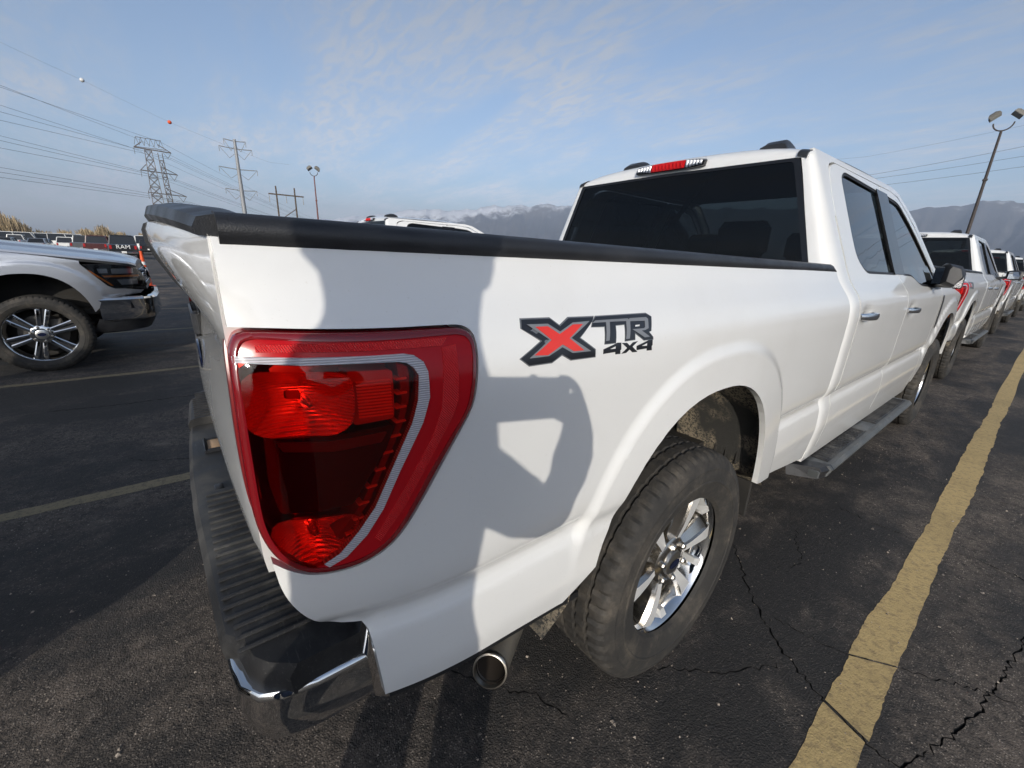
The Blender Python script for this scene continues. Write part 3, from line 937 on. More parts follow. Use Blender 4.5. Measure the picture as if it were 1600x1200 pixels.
    mk('camera_bezel', loft([list(reversed(r)) for r in rr], False, False), BLACKP, tg, True, 40)
    mk('tailgate_emblem', join(xform(lathe([(-1.152, .0005), (-1.152, .095), (-1.148, .10)], 40, 'y'), lambda p: (p[0], p[1] - .006, 1.065 + p[2] * .42))), EMBLUE, tg)
    mk('tailgate_handle', box((0, -1.150, 1.17), (.26, .02, .07), .008), BLACKP, tg)
    # ---- tail lamps
    for s in (1, -1):
        lamp = empty('tail_light', (s * .95, -1.0, .90), 0, root)
        def tmap(off):
            return lambda y, z: (Xs(y, z) + off - .95, y + 1.0, z - .90)
        mi = s < 0
        def tp(nm, ol, off, mat, du=.02, dv=.02, hb=.01, fl=.004, **kw):
            return panel(nm, ol, tmap(off), mat, lamp, du=du, dv=dv, hb=hb, flange=fl, mir=mi, **kw)
        cen = np.array((-1.0, 1.09))
        def shrink(pl, k_): return [tuple(cen + (np.array(p) - cen) * k_) for p in pl]
        guide_o = [(-1.138, 1.243), (-1.065, 1.238), (-.981, 1.236), (-.938, 1.236), (-.925, 1.233), (-.913, 1.2235), (-.908, 1.209), (-.9085, 1.171), (-.9205, 1.133), (-.957, 1.060), (-.9835, 1.001), (-1.008, .962), (-1.038, .930), (-1.062, .917)]
        guide_i = [(-1.138, 1.235), (-1.066, 1.229), (-.983, 1.227), (-.947, 1.226), (-.936, 1.223), (-.928, 1.216), (-.922, 1.205), (-.926, 1.168), (-.936, 1.135), (-.969, 1.063), (-.994, 1.007), (-1.019, .970), (-1.046, .938), (-1.068, .924)]
        # deep body that closes the pocket, then the band outside the light guide
        tp('lamp_body', TL, -.060, LAMPDARK, fl=.02)
        band = [p for p in guide_o] + [(-1.076, .918), (-1.098, .930)]
        ring_in = smooth_poly([(-1.138, 1.2435)] + [(p[0] + .002, p[1] + .001) for p in guide_o[1:]] + [(-1.090, .914), (-1.118, .945), (-1.134, .99), (-1.139, 1.03), (-1.1395, 1.108), (-1.139, 1.178)], 1)
        tp('reflex_band', shrink(TL, .985), .003, LAMPBAND, holes=[shrink(ring_in, .985)], fl=.055)
        tp('reflex_strip', [(-1.112, 1.2555), (-.985, 1.2535), (-.868, 1.2535), (-.880, 1.2425), (-.985, 1.2425), (-1.112, 1.2465)], .0045, LAMPREFLEX, du=.01, dv=.01, hb=.008, fl=.002)
        tp('reflex_patch', [(-.880, 1.240), (-.857, 1.243), (-.862, 1.160), (-.871, 1.136), (-.894, 1.096), (-.950, .998), (-.990, .943), (-.998, .952), (-.952, 1.026), (-.906, 1.106), (-.890, 1.150)], .0045, LAMPREFLEX, du=.01, dv=.01, hb=.008, fl=.002)
        # raised outer bead of the lens
        bead = []
        for i, (y, z) in enumerate(TL):
            c_ = np.array((y, z)); d_ = (cen - c_) / np.linalg.norm(cen - c_)
            p1 = c_ + d_ * .004; p2 = c_ + d_ * .010
            bead.append([(Xs(y, z) - .01, y, z), (Xs(y, z) + .003, y, z), (Xs(*p1) + .0065, *p1), (Xs(*p2) + .0055, *p2), (Xs(*p2) - .002, *p2)])
        bead.append(bead[0])
        bv = [[(s * (p[0]) - s * .95, p[1] + 1.0, p[2] - .90) for p in r] for r in bead]
        mk('lens_bead', loft(bv if s < 0 else [list(reversed(r)) for r in bv], closed=False, cap=False), LAMPEDGE, lamp, True, 60)
        # light guide strip, proud and ribbed
        gp = guide_o + guide_i[::-1]
        tp('light_guide', gp, .006, GUIDE, du=.008, dv=.008, hb=.006, fl=.012)
        # bowls
        def bowl(nm, ol, depth, off, mat):
            c_ = np.mean(np.array(ol), 0); rim_ = smooth_poly(ol, 2); rings_ = []
            for t in np.linspace(0, 1, 7):
                rings_.append([(s * (Xs(*(c_ + (np.array(p) - c_) * (1 - .85 * t))) + off - depth * math.sin(t * math.pi / 2)) - s * .95,
                                float((c_ + (np.array(p) - c_) * (1 - .85 * t))[0]) + 1.0, float((c_ + (np.array(p) - c_) * (1 - .85 * t))[1]) - .90) for p in rim_])
            return mk(nm, loft(rings_ if s > 0 else [list(reversed(r)) for r in rings_], True, False), mat, lamp, True, 60)
        bowl('turn_reflector', [(-1.134, 1.222), (-1.077, 1.219), (-1.012, 1.216), (-1.006, 1.192), (-1.012, 1.131), (-1.072, 1.126), (-1.130, 1.134), (-1.138, 1.165)], .052, -.004, BOWL)
        bowl('stop_reflector', [(-1.130, 1.006), (-1.06, .998), (-1.010, 1.000), (-1.022, .945), (-1.045, .919), (-1.090, .914), (-1.122, .938)], .050, -.004, BOWL)
        for (yy, z0, z1) in ((-1.060, 1.136, 1.205), (-1.070, .945, .985)):
            mk('bulb', move(lathe([(-.010, .0005), (-.010, .008), (.020, .008), (.028, .004), (.029, .0005)], 16), (s * (Xs(yy, (z0 + z1) / 2) - .045 - .95), yy + 1.0, (z0 + z1) / 2 - .90)), CLEARCHIP, lamp)
        # reverse / marker block with ribs
        tp('marker_block', round_poly([(-1.012, 1.214), (-.952, 1.212), (-.955, 1.140), (-1.010, 1.136)], .006), -.012, ORANGERED, fl=.04)
        for k_ in range(12):
            z = 1.146 + k_ * .0046
            y0, y1 = -1.003, -.957
            b = [(Xs(y0, z) - .012, y0, z), (Xs(y1, z) - .012, y1, z), (Xs(y1, z) - .0085, y1, z + .001), (Xs(y0, z) - .0085, y0, z + .001), (Xs(y0, z + .003) - .012, y0, z + .003), (Xs(y1, z + .003) - .012, y1, z + .003)]
            mk('marker_rib', ([(s * (p[0] - .95), p[1] + 1.0, p[2] - .90) for p in b], [(0, 1, 2, 3) if s > 0 else (3, 2, 1, 0), (3, 2, 5, 4) if s > 0 else (4, 5, 2, 3)]), RIBRED, lamp, False)
        # radar cover
        tp('radar_cover', round_poly([(-1.118, 1.132), (-1.04, 1.128), (-.958, 1.134), (-.972, 1.097), (-1.022, 1.014), (-1.064, 1.011), (-1.112, 1.016), (-1.120, 1.063)], .006), -.002, RADAR, fl=.03)
        tp('radar_lip', round_poly([(-1.106, 1.126), (-1.04, 1.120), (-.970, 1.125), (-.979, 1.110), (-1.041, 1.105), (-1.100, 1.112)], .003), .0005, RADARLIP, fl=.003)
        # optic teeth on the front wall
        for (y, z) in ((-.943, 1.199), (-.944, 1.178), (-.946, 1.157), (-.948, 1.135), (-.956, 1.113), (-.968, 1.088), (-.980, 1.062), (-.993, 1.036), (-1.006, 1.010), (-1.014, .985), (-1.026, .962)):
            mk('optic_tooth', box((s * (Xs(y, z) - .016 - .95), y + 1.0, z - .90), (.02, .017, .0035), .0008), RIBRED, lamp, False)
        tp('inner_wall', [(-.946, 1.222), (-.932, 1.216), (-.930, 1.205), (-.933, 1.168), (-.942, 1.135), (-.974, 1.063), (-.999, 1.007), (-1.024, .970), (-1.040, .952), (-1.046, .958), (-1.030, .978), (-1.006, 1.012), (-.981, 1.068), (-.950, 1.138), (-.943, 1.168)], -.010, LAMPRED, du=.01, dv=.01, hb=.008, fl=.04)
        tp('side_marker', [(-1.1425, 1.145), (-1.134, 1.140), (-1.131, 1.045), (-1.1415, 1.062)], .002, RADARLIP, fl=.002)
        # lens over the pocket
        pocket = [(p[0] - .001, p[1]) for p in guide_i] + [(-1.085, .920), (-1.118, .947), (-1.134, .99), (-1.140, 1.03), (-1.1405, 1.108), (-1.140, 1.178)]
        tp('lens', pocket, .0055, REDLENS, fl=0)
    # ---- rear bumper
    bp = empty('rear_bumper', (0, -1.1, .60), 0, root)
    path = [(-.908, -.99), (-.908, -1.02), (-.906, -1.09), (-.898, -1.14), (-.880, -1.175), (-.845, -1.198), (-.79, -1.206), (-.60, -1.214), (-.30, -1.226), (0, -1.232),
            (.30, -1.226), (.60, -1.214), (.79, -1.206), (.845, -1.198), (.880, -1.175), (.898, -1.14), (.906, -1.09), (.908, -1.02), (.908, -.99)]
    cs = [(-.030, .530), (-.010, .536), (.0, .556), (.004, .60), (.002, .634), (.004, .641), (.004, .649), (-.001, .655), (-.012, .657), (-.03, .655)]
    rings = []
    for i, (x, y) in enumerate(path):
        a = path[max(i - 1, 0)]; b = path[min(i + 1, len(path) - 1)]
        t = Vector((b[0] - a[0], b[1] - a[1], 0)).normalized(); n = Vector((t.y, -t.x, 0))
        mid = 1 if abs(x) > .42 else 0
        rings.append([(x + n.x * o, y + n.y * o + 1.1, z - .60) for o, z in cs])
    mk('chrome_face', loft([list(reversed(r)) for r in rings], closed=False, cap=False), CHROME, bp, True, 40)
    # step pads: two raised ends and a lower middle
    def pad(nm, x0, x1, ztop, mat):
        def edge_y(x): return float(np.interp(abs(x), [0, .3, .6, .79, .845, .880, .898], [-1.232, -1.226, -1.214, -1.206, -1.198, -1.175, -1.14]))
        xs = np.linspace(x0, x1, 26); rings_ = []
        for x in xs:
            ye = edge_y(x); yf = -.995 if abs(x) > .80 else -1.05
            ov = .010 if abs(x) < .78 else -.010
            rings_.append([(x, ye - ov + .004 + 1.1, .646 - .60), (x, ye - ov + 1.1, ztop - .024 - .60), (x, ye - ov + .012 + 1.1, ztop - .006 - .60), (x, ye + .024 + 1.1, ztop - .60), (x, yf + 1.1, ztop - .002 - .60), (x, yf + 1.1, .60 - .60)])
        return mk(nm, loft([list(reversed(r)) for r in rings_], closed=True), mat, bp, True, 35)
    for s in (1, -1):
        p = pad('step_pad', s * .20, s * .905, .708, PADP) if s > 0 else pad('step_pad', -.905, -.47, .708, PADP)
        for k_ in range(21):
            x = s * (.225 + k_ * .030)
            if s < 0 and abs(x) < .49 or abs(x) > .86: continue
            yf = -1.055 if abs(x) < .80 else -1.02
            y0 = -1.205 + (.012 if abs(x) > .75 else 0)
            mk('tread_rib', box((x, (y0 + yf) / 2 + 1.1, .7085 - .60), (.010, yf - y0, .007), .0025), PADP, bp)
    pad('middle_step', -.47, .20, .676, PADP)
    # trailer socket
    tsx, tsy = -.22, -1.150
    so = mk('trailer_socket', join(box((tsx - .055, tsy + 1.1, .680 - .60), (.014, .075, .016), .004), box((tsx + .055, tsy + 1.1, .680 - .60), (.014, .075, .016), .004),
                                   box((tsx, tsy - .036 + 1.1, .680 - .60), (.124, .012, .016), .004), box((tsx, tsy + .036 + 1.1, .680 - .60), (.124, .012, .016), .004)), BLACKP, bp)
    mk('socket_cover', box((tsx, tsy + 1.1, .679 - .60), (.10, .064, .006), .002), TAN, bp)
    mk('lock_bolt', box((.02, -1.085 + 1.1, .682 - .60), (.03, .016, .014), .003), BLACKP, bp)
    mk('lock_bolt', box((.13, -1.172 + 1.1, .680 - .60), (.035, .022, .008), .002), BLACKP, bp)
    for s in (1, -1):
        mk('bumper_end_filler', loft([[(s * .935, -1.00 + 1.1, .770 - .60), (s * .900, -1.018 + 1.1, .768 - .60), (s * .900, -.95 + 1.1, .768 - .60)],
                                      [(s * .930, -.992 + 1.1, .655 - .60), (s * .905, -1.010 + 1.1, .655 - .60), (s * .90, -.95 + 1.1, .655 - .60)],
                                      [(s * .945, -.980 + 1.1, .565 - .60), (s * .91, -.995 + 1.1, .54 - .60), (s * .90, -.94 + 1.1, .54 - .60)]]), CHROME if s > 0 else CHROME, bp, True, 30)
    mk('hitch_receiver', box((0, -1.14 + 1.1, .50 - .60), (.09, .16, .09), .01), DARKUNDER, bp)
    # ---- exhaust
    ex = empty('exhaust_pipe', (.897, -.707, .379), 0, root)
    d = Vector((.52, -.85, -.06)).normalized(); nn_ = Vector((.62, -.72, .26)).normalized()   # slash-cut end
    a_ = d.cross(Vector((0, 0, 1))).normalized(); b_ = d.cross(a_)
    def pring(r, back=0.0, cut=True):
        res = []
        for k_ in range(28):
            an = 2 * math.pi * k_ / 28; u_ = (a_ * math.cos(an) + b_ * math.sin(an)) * r
            q = u_ - d * (u_.dot(nn_) / d.dot(nn_)) if cut else u_
            res.append(tuple(q - d * back))
        return res
    mk('tip', loft([pring(.036, .40, False), pring(.038, .20, False), pring(.041, .0)], True, False), STEEL, ex, True, 50)
    mk('tip_ring', loft([pring(.0405, .008), pring(.0435, .002), pring(.0435, -.004), pring(.0395, -.005), pring(.0375, .012)], True, False), PIPERIM, ex, True, 60)
    mk('bore', loft([pring(.0380, .004), pring(.036, .12, False), pring(.001, .121, False)], True, False), PIPEIN, ex, True, 60)
    # ---- cab
    yr = lambda z: 1.072 + max(0, z - 1.36) * .14
    edge = lambda z: Pz(z) - np.interp(z, [1.36, 1.84], [.097, .050])
    def corner(s):
        rings_ = []
        for z in list(np.linspace(.46, 1.34, 34)) + list(np.linspace(1.36, 1.84, 20)) + [1.848, 1.856, 1.863, 1.869, 1.874, 1.876]:
            x = Pz(z); r = x - edge(max(z, 1.36)); y0 = yr(z)
            if z > 1.842:                        # roll forward with the roof edge
                q = min(1, (z - 1.842) / .034) ** (1 / .85); y0 = yr(1.842) + (1.190 - yr(1.842)) * (1 - math.cos(math.asin(q)))
            ly = 1.195 - y0
            row = [(x, 1.246, z), (x, 1.22, z)]
            for k_ in range(11):
                a = k_ / 10 * math.pi / 2
                row.append((x - r * (1 - math.cos(a) ** .62), 1.195 - ly * math.sin(a) ** .8, z))
            rings_.append([(s * p[0], p[1], p[2]) for p in row])
        return loft(rings_ if s < 0 else [list(reversed(r)) for r in rings_], False, False)
    zroof = lambda x, y: 1.948 - .032 * (x / .70) ** 2 - .036 * abs(x / .70) ** 8 - .012 * max(0, (1.9 - y) / .75) ** 2 - .035 * max(0, (y - 2.1) / .6) ** 2
    def roof():
        nx = 41; rows = []
        for k_ in range(9):
            t = k_ / 8 * math.pi / 2; row = []
            for i in range(nx):
                x = -.70 + 1.40 * i / (nx - 1); z0 = 1.852 - .008 * (x / .68) ** 2; y0 = yr(z0)
                y1 = 1.245; z1 = zroof(x, y1)
                row.append((x, y0 + (y1 - y0) * (1 - math.cos(t)), z0 + (z1 - z0) * math.sin(t) ** .85))
            rows.append(row)
        for y in np.linspace(1.30, 2.72, 22):
            rows.append([(-.70 + 1.40 * i / (nx - 1), y - .10 * ((-.70 + 1.40 * i / (nx - 1)) / .7) ** 2 * max(0, (y - 1.3) / 1.42), zroof(-.70 + 1.40 * i / (nx - 1), y)) for i in range(nx)])
        return loft([list(reversed(r)) for r in rows], False, False)
    rear_wall = ([(-.90, 1.09, .46), (.90, 1.09, .46), (.82, 1.09, 1.352), (-.82, 1.09, 1.352)], [(0, 1, 2, 3)])
    mk('cab_shell', join(corner(1), corner(-1), rear_wall), WHITE, root, True, 40)
    mk('roof', roof(), WHITE, root, True, 30)
    # rear window with its black border
    def rw(u, v): return (u, yr(v) - .003 + .012 * (u / .8) ** 2 * 0, v)
    zt, zb = 1.846, 1.352
    wo = round_poly([(edge(zb), zb), (edge(1.6), 1.6), (edge(zt) - .002, zt), (0, zt + .008), (-edge(zt) + .002, zt), (-edge(1.6), 1.6), (-edge(zb), zb)], .02)
    wi = [(u * .965, 1.60 + (v - 1.60) * .94) for u, v in wo]
    panel('rear_window_border', wo, rw, BLACKGLOSS, root, holes=[wi], du=.1, dv=.1, hb=.06, flange=.006, fdir=(0, 1, 0))
    panel('rear_window', wo, lambda u, v: (u, yr(v) + .001, v), PRIVACY, root, du=.2, dv=.2, hb=.08, flange=0)
    # roof ditch mouldings
    for s in (1, -1):
        rr = []
        for k_, (y, t) in enumerate([(0, 0), (0, .15), (0, .35), (0, .6), (0, .85)] + [(yy, 1) for yy in np.linspace(1.28, 2.6, 12)]):
            x = .672
            if t < 1:
                z0 = 1.842; y0 = yr(z0) - .002; a = t * math.pi / 2
                yy, zz = y0 + (1.245 - y0) * (1 - math.cos(a)), z0 + (zroof(x, 1.245) - z0) * math.sin(a) ** .85
            else: yy, zz = y - .10 * (x / .7) ** 2 * max(0, (y - 1.3) / 1.42), zroof(x, y)
            rr.append([(s * (x - .022), yy - .004, zz + .001), (s * (x - .020), yy - .006, zz + .010), (s * (x + .018), yy - .006, zz + .002), (s * (x + .020), yy - .004, zz - .010)])
        mk('roof_ditch_moulding', loft(rr if s < 0 else [list(reversed(r)) for r in rr], False, False), BLACKP, root, True, 50)
    # high brake light
    bl = empty('high_brake_light', (0, 1.135, 1.885), 0, root)
    def bary(u, z): return yr(1.86) + .004 + (z + .0) * .9
    def slab(x0, x1, mat, nm, out_=.026, zz=(-.020, .026)):
        rings_ = []
        for x in np.linspace(x0, x1, 6):
            e = .010 * (abs(x) / .212) ** 3
            rings_.append([(x, .016, zz[0] + e * .5), (x, -out_, zz[0] + .003 + e * .5), (x, -out_ + .010, zz[1] - .004 - e), (x, .012, zz[1] - e), (x, .03, zz[1] - e), (x, .03, zz[0])])
        return mk(nm, loft([list(reversed(r)) for r in rings_]), mat, bl, True, 30)
    slab(-.212, .212, BLACKGLOSS, 'lamp_frame', .018, (-.025, .022))
    slab(-.105, .105, LAMPREFLEX, 'red_lens', .026, (-.020, .028))
    for s in (1, -1): slab(s * .107, s * .207, CLEARLENS, 'clear_lens', .026, (-.020, .028)) if s > 0 else slab(-.207, -.107, CLEARLENS, 'clear_lens', .026, (-.020, .028))
    for s in (1, -1):
        for k_ in range(5):
            mk('cargo_optic', box((s * (.118 + .0195 * k_), -.0185, .002), (.017, .010, .038 - .004 * k_), .004), OPTICWHITE, bl, True, 20)
    for k_ in range(9):
        mk('stop_optic', box((-.09 + .0225 * k_, -.029, .001), (.010, .008, .030), .003), LAMPREFLEX, bl, True, 20)
    # black pods on the roof
    for x in (-.33, .50):
        rings_ = []
        for t in np.linspace(0, 1, 9):
            y = 1.22 + .20 * t; h = .050 * math.sin(math.pi * min(.06 + t * .92, 1)) ** .45; w_ = .066 * (1 - .35 * t)
            z0 = zroof(x, y) - .006
            rings_.append([(x - w_, y, z0), (x - w_ * .86, y, z0 + h * .65), (x - w_ * .55, y, z0 + h), (x + w_ * .55, y, z0 + h), (x + w_ * .86, y, z0 + h * .65), (x + w_, y, z0)])
        mk('roof_pod', loft([list(reversed(r)) for r in rings_]), BLACKP, root, True, 40)
    # ---- doors, side glass
    for s in (1, -1):
        mi = s < 0
        P = lambda nm, ol, off, mat, par, **kw: panel(nm, ol, side(off), mat, par, mir=mi, **kw)
        wr = round_poly([(1.448, 1.52), (1.452, 1.42), (1.56, 1.349), (2.165, 1.342), (2.165, 1.812), (1.56, 1.836), (1.475, 1.800)], [.05, .05, .05, .02, .03, .04, .04])
        rd = [(1.252, .50), (2.230, .50), (2.230, 1.848), (1.42, 1.856), (1.32, 1.82), (1.272, 1.70), (1.262, 1.3), (1.262, .9)]
        door = P('rear_door', round_poly(rd, [.02, .02, .02, .06, .05, .05, 0, 0]), .0, WHITE, root, holes=[wr], du=.05, dv=.014, hb=.02, flange=.02)
        wri = [(1.80 + (a - 1.80) * .955, 1.585 + (b - 1.585) * .945) for a, b in wr]
        P('window_seal', wr, -.004, RUBBERSEAL, door, holes=[wri], du=.1, dv=.05, hb=.025, flange=.008)
        P('window', wr, -.012, SIDEGLASS, door, du=.2, dv=.08, hb=.04, flange=0)
        wf = round_poly([(2.345, 1.340), (2.60, 1.334), (2.72, 1.275), (3.33, 1.250), (3.35, 1.36), (2.96, 1.64), (2.66, 1.792), (2.345, 1.812)], [.02, .06, .06, .02, .05, .2, .08, .03])
        fd = [(2.238, .50), (3.30, .50), (3.36, .62), (3.375, 1.0), (3.375, 1.225), (3.44, 1.30), (3.02, 1.665), (2.68, 1.83), (2.50, 1.848), (2.238, 1.848)]
        door2 = P('front_door', round_poly(fd, [.02, .02, .05, 0, .03, .03, .15, .08, .04, .02]), .0, WHITE, root, holes=[wf], du=.05, dv=.014, hb=.02, flange=.02)
        wfi = [(2.83 + (a - 2.83) * .955, 1.53 + (b - 1.53) * .94) for a, b in wf]
        P('window_seal', wf, -.004, RUBBERSEAL, door2, holes=[wfi], du=.1, dv=.05, hb=.025, flange=.008)
        P('window', wf, -.012, SIDEGLASS, door2, du=.2, dv=.08, hb=.04, flange=0)
        P('pillar_trim', [(2.135, 1.346), (2.375, 1.344), (2.375, 1.818), (2.135, 1.822)], .0035, BLACKGLOSS, root, du=.1, dv=.03, hb=.04, flange=.006)
        P('roof_rail', [(1.19, 1.60), (1.266, 1.60), (1.273, 1.702), (1.315, 1.825), (1.35, 1.846), (1.41, 1.860), (2.50, 1.853), (2.69, 1.836), (3.03, 1.672), (3.46, 1.305), (3.58, 1.30), (3.10, 1.70), (2.76, 1.862), (2.60, 1.888), (1.19, 1.888)], -.001, WHITE, root, du=.06, dv=.02, hb=.03, flange=.02)
        P('rocker_panel', [(1.14, .44), (3.40, .42), (3.42, .495), (1.14, .495)], -.004, WHITE, root, du=.1, dv=.02, hb=.05, flange=.03)
        # door handles
        for dr, y0 in ((door, 1.275), (door2, 2.275)):
            zc_ = 1.158 if y0 < 2 else 1.138
            rings_ = []
            for t in np.linspace(0, 1, 13):
                y = y0 + .225 * t; bow = math.sin(math.pi * t) ** .5
                xb = 1.006 + .034 * bow; hh = .013 + .005 * bow
                rings_.append([(s * (xb - .012), y, zc_ - hh), (s * (xb + .004), y, zc_ - hh * .8), (s * (xb + .008), y, zc_), (s * (xb + .004), y, zc_ + hh * .8), (s * (xb - .012), y, zc_ + hh)])
            mk('handle', loft(rings_ if s < 0 else [list(reversed(r)) for r in rings_]), CHROME, dr, True, 40)
        build_mirror(root, s, style == 'hero' and s > 0)
        mk('mirror_sail', join(([(s * (Xs(3.14, 1.25) + .004), 3.12, 1.245), (s * (Xs(3.36, 1.25) + .004), 3.36, 1.245), (s * (Xs(3.36, 1.36) + .004), 3.33, 1.365), (s * (Xs(3.14, 1.36) + .004), 3.22, 1.40)], [(0, 1, 2, 3) if s > 0 else (3, 2, 1, 0)])), BLACKP, root, False)
        # fender vent trim
        P('fender_vent', [(3.40, 1.20), (3.46, 1.20), (3.50, .98), (3.47, .94), (3.42, .96)], .006, CHROME, root, du=.05, dv=.05, hb=.03, flange=.008)
        P('vent_insert', [(3.415, 1.185), (3.45, 1.185), (3.485, .985), (3.465, .955), (3.432, .97)], .0085, BLACKP, root, du=.05, dv=.05, hb=.03, flange=.003)
        # running board
        rb = empty('running_board', (s * .98, 2.1, .42), 0, root)
        y0, y1 = -.95, 1.00
        def rbs(y, rear): return y
        body = [[(s * -.075, y0 + .04, .0), (s * .070, y0 + .10, .0), (s * .086, y0 + .11, -.018), (s * .072, y0 + .10, -.055), (s * -.06, y0 + .04, -.055)],
                [(s * -.075, y1, .0), (s * .070, y1, .0), (s * .086, y1, -.018), (s * .072, y1, -.055), (s * -.06, y1, -.055)]]
        mk('board', loft(body if s > 0 else [list(reversed(r)) for r in body]), GREYP, rb, True, 30)
        mk('end_cap', loft([r if s > 0 else list(reversed(r)) for r in ([(s * -.078, y0 - .03, -.002), (s * .045, y0 + .045, -.002), (s * .058, y0 + .05, -.02), (s * .05, y0 + .045, -.062), (s * -.065, y0 - .03, -.062)], [(s * -.078, y0 + .06, .003), (s * .070, y0 + .13, .003), (s * .088, y0 + .135, -.018), (s * .074, y0 + .13, -.06), (s * -.065, y0 + .06, -.06)])]), BLACKP, rb, True, 30)
        mk('end_badge', box((s * .030, y0 + .028, -.033), (.055, .012, .038), .003), SATIN if False else GREYP, rb)
        for (a, b) in ((y0 + .16, -.10), (.12, y1 - .04)):
            mk('tread_pad', box((s * -.008, (a + b) / 2, .002), (.115, b - a, .006), .002), PADP, rb)
            nn = int((b - a) / .036)
            for k_ in range(nn):
                mk('tread_rib', box((s * -.008, a + .018 + k_ * .036, .006), (.10, .012, .006), .002), PADP, rb)
        mk('middle_pad', box((s * -.008, .01, .0015), (.115, .20, .004), .001), GREYP, rb)
        for y in (-.6, 0, .7):
            mk('bracket', box((s * -.09, y, -.03), (.10, .04, .02)), DARKUNDER, rb)
        # ---- front fender, lamps
        ff = [(3.382, 1.305), (3.382, 1.0), (3.365, .62), (3.31, .50), (3.45, .50), (3.50, .56)] + arch(WB, .565, .62)[1:] + \
             [(4.50, .66), (4.53, .74), (4.66, .775), (4.86, .80), (4.90, .835), (4.74, .862), (4.66, .866), (4.605, .90), (4.43, 1.135), (4.43, 1.168), (4.2, 1.205), (3.8, 1.255)]
        P('front_fender', ff, 0, WHITE, root, du=.04, dv=.018, hb=.02, flange=.02)
        hl = empty('headlight', (s * .80, 4.7, 1.0), 0, root)
        def hmap(off): return lambda y, z: (Xs(y, z) + off - .80, y - 4.7, z - 1.0)
        H = lambda nm, ol, off, mat, **kw: panel(nm, ol, hmap(off), mat, hl, mir=mi, du=.03, dv=.03, hb=.02, **kw)
        ho = round_poly([(4.445, 1.13), (4.62, 1.138), (4.78, 1.12), (4.865, 1.10), (4.92, .985), (4.935, .88), (4.74, .872), (4.665, .876), (4.62, .905)], .015)
        H('headlight_bezel', ho, -.03, HEADDARK, flange=.02)
        H('headlight_lens', ho, .004, CLEARLENS, flange=.02)
        H('amber_marker', [(4.468, 1.075), (4.495, 1.068), (4.635, .925), (4.655, .895), (4.630, .905)], -.014, AMBER, flange=.01)
        H('amber_bar', [(4.58, 1.012), (4.88, 1.012), (4.88, .992), (4.595, .992)], -.018, AMBER, flange=.01)
        H('upper_lamp', [(4.66, 1.085), (4.84, 1.085), (4.84, 1.03), (4.66, 1.03)], -.022, LAMPCORE, flange=.01)
        H('upper_lamp', [(4.55, 1.085), (4.63, 1.085), (4.63, 1.035), (4.56, 1.035)], -.022, LAMPCORE, flange=.01)
        H('lower_lamp', [(4.69, .965), (4.86, .965), (4.86, .905), (4.72, .905)], -.022, LAMPCORE, flange=.01)
        P('fog_surround', round_poly([(4.70, .725), (4.90, .735), (4.915, .655), (4.73, .640)], .015), -.012, CHROME, root, du=.03, dv=.03, hb=.02, flange=.02) if False else None
    # hood
    def hoodz(x, y):
        e = np.interp(y, [3.5, 4.2, 4.6, 4.74, 4.82, 4.87], [1.305, 1.232, 1.186, 1.160, 1.140, 1.112])
        w_ = .90 - .0 * y
        return e + .055 * (1 - (abs(x) / .90) ** 2.2) + .018 * sstep((.52 - abs(x)) / .06) * sstep((4.9 - y) / .25)
    def hw_(y): return np.interp(y, [3.5, 4.3, 4.6, 4.76, 4.87], [.90, .895, .88, .83, .72])
    mk('hood', join(grid(35, 34, lambda u, v: ((lambda y: ((2 * u - 1) * hw_(y), y - .06 * ((2 * u - 1)) ** 2 * (1 if y > 4.8 else 0) * 0, hoodz((2 * u - 1) * hw_(y), y)))(3.52 + 1.35 * v))),
                    grid(35, 2, lambda u, v: ((2 * u - 1) * .70, 4.87 + .003 * v, hoodz((2 * u - 1) * .70, 4.87) - .05 * v))), WHITE, root, True, 35)
    for s in (1, -1):
        rr = [[(s * hw_(y), y, hoodz(hw_(y), y)), (s * (hw_(y) + .006), y, hoodz(hw_(y), y) - .02), (s * (hw_(y) - .03), y, hoodz(hw_(y), y) - .05)] for y in np.linspace(3.52, 4.87, 24)]
        mk('hood_edge', loft(rr if s < 0 else [list(reversed(r)) for r in rr], False, False), WHITE, root, True, 50)
    # grille and front bumper
    gr = mk('grille', join(loft([[(-.66, 4.80, .84), (.66, 4.80, .84), (.66, 4.93, .84), (-.66, 4.93, .84)], [(-.66, 4.76, 1.12), (.66, 4.76, 1.12), (.66, 4.855, 1.12), (-.66, 4.855, 1.12)]])), HEADDARK, root)
    for z in (.90, .975, 1.05):
        mk('grille_bar', box((0, 4.925 - (z - .86) * .27, z), (1.24, .03, .028), .006), BLACKGLOSS, gr)
    mk('grille_chrome', join(box((.42, 4.905, 1.012), (.34, .016, .022), .004), box((-.42, 4.905, 1.012), (.34, .016, .022), .004)), CHROME, gr)
    mk('grille_emblem', xform(lathe([(4.89, .12), (4.915, .112), (4.917, .0005)], 36, 'y'), lambda p: (p[0], p[1], 1.0 + p[2] * .42)), EMBLUE, gr)
    fp = [(-.985, 4.50), (-.975, 4.62), (-.94, 4.76), (-.87, 4.88), (-.76, 4.955), (-.60, 4.99), (0, 5.01), (.60, 4.99), (.76, 4.955), (.87, 4.88), (.94, 4.76), (.975, 4.62), (.985, 4.50)]
    cs = [(-.05, .50), (-.01, .52), (0, .56), (0, .64), (.004, .70), (.012, .745), (.0, .765), (-.04, .775)]
    rings = []
    for i, (x, y) in enumerate(fp):
        a = fp[max(i - 1, 0)]; b = fp[min(i + 1, len(fp) - 1)]
        t = Vector((b[0] - a[0], b[1] - a[1], 0)).normalized(); n = Vector((-t.y, t.x, 0))
        rings.append([(x + n.x * o, y + n.y * o, z) for o, z in cs])
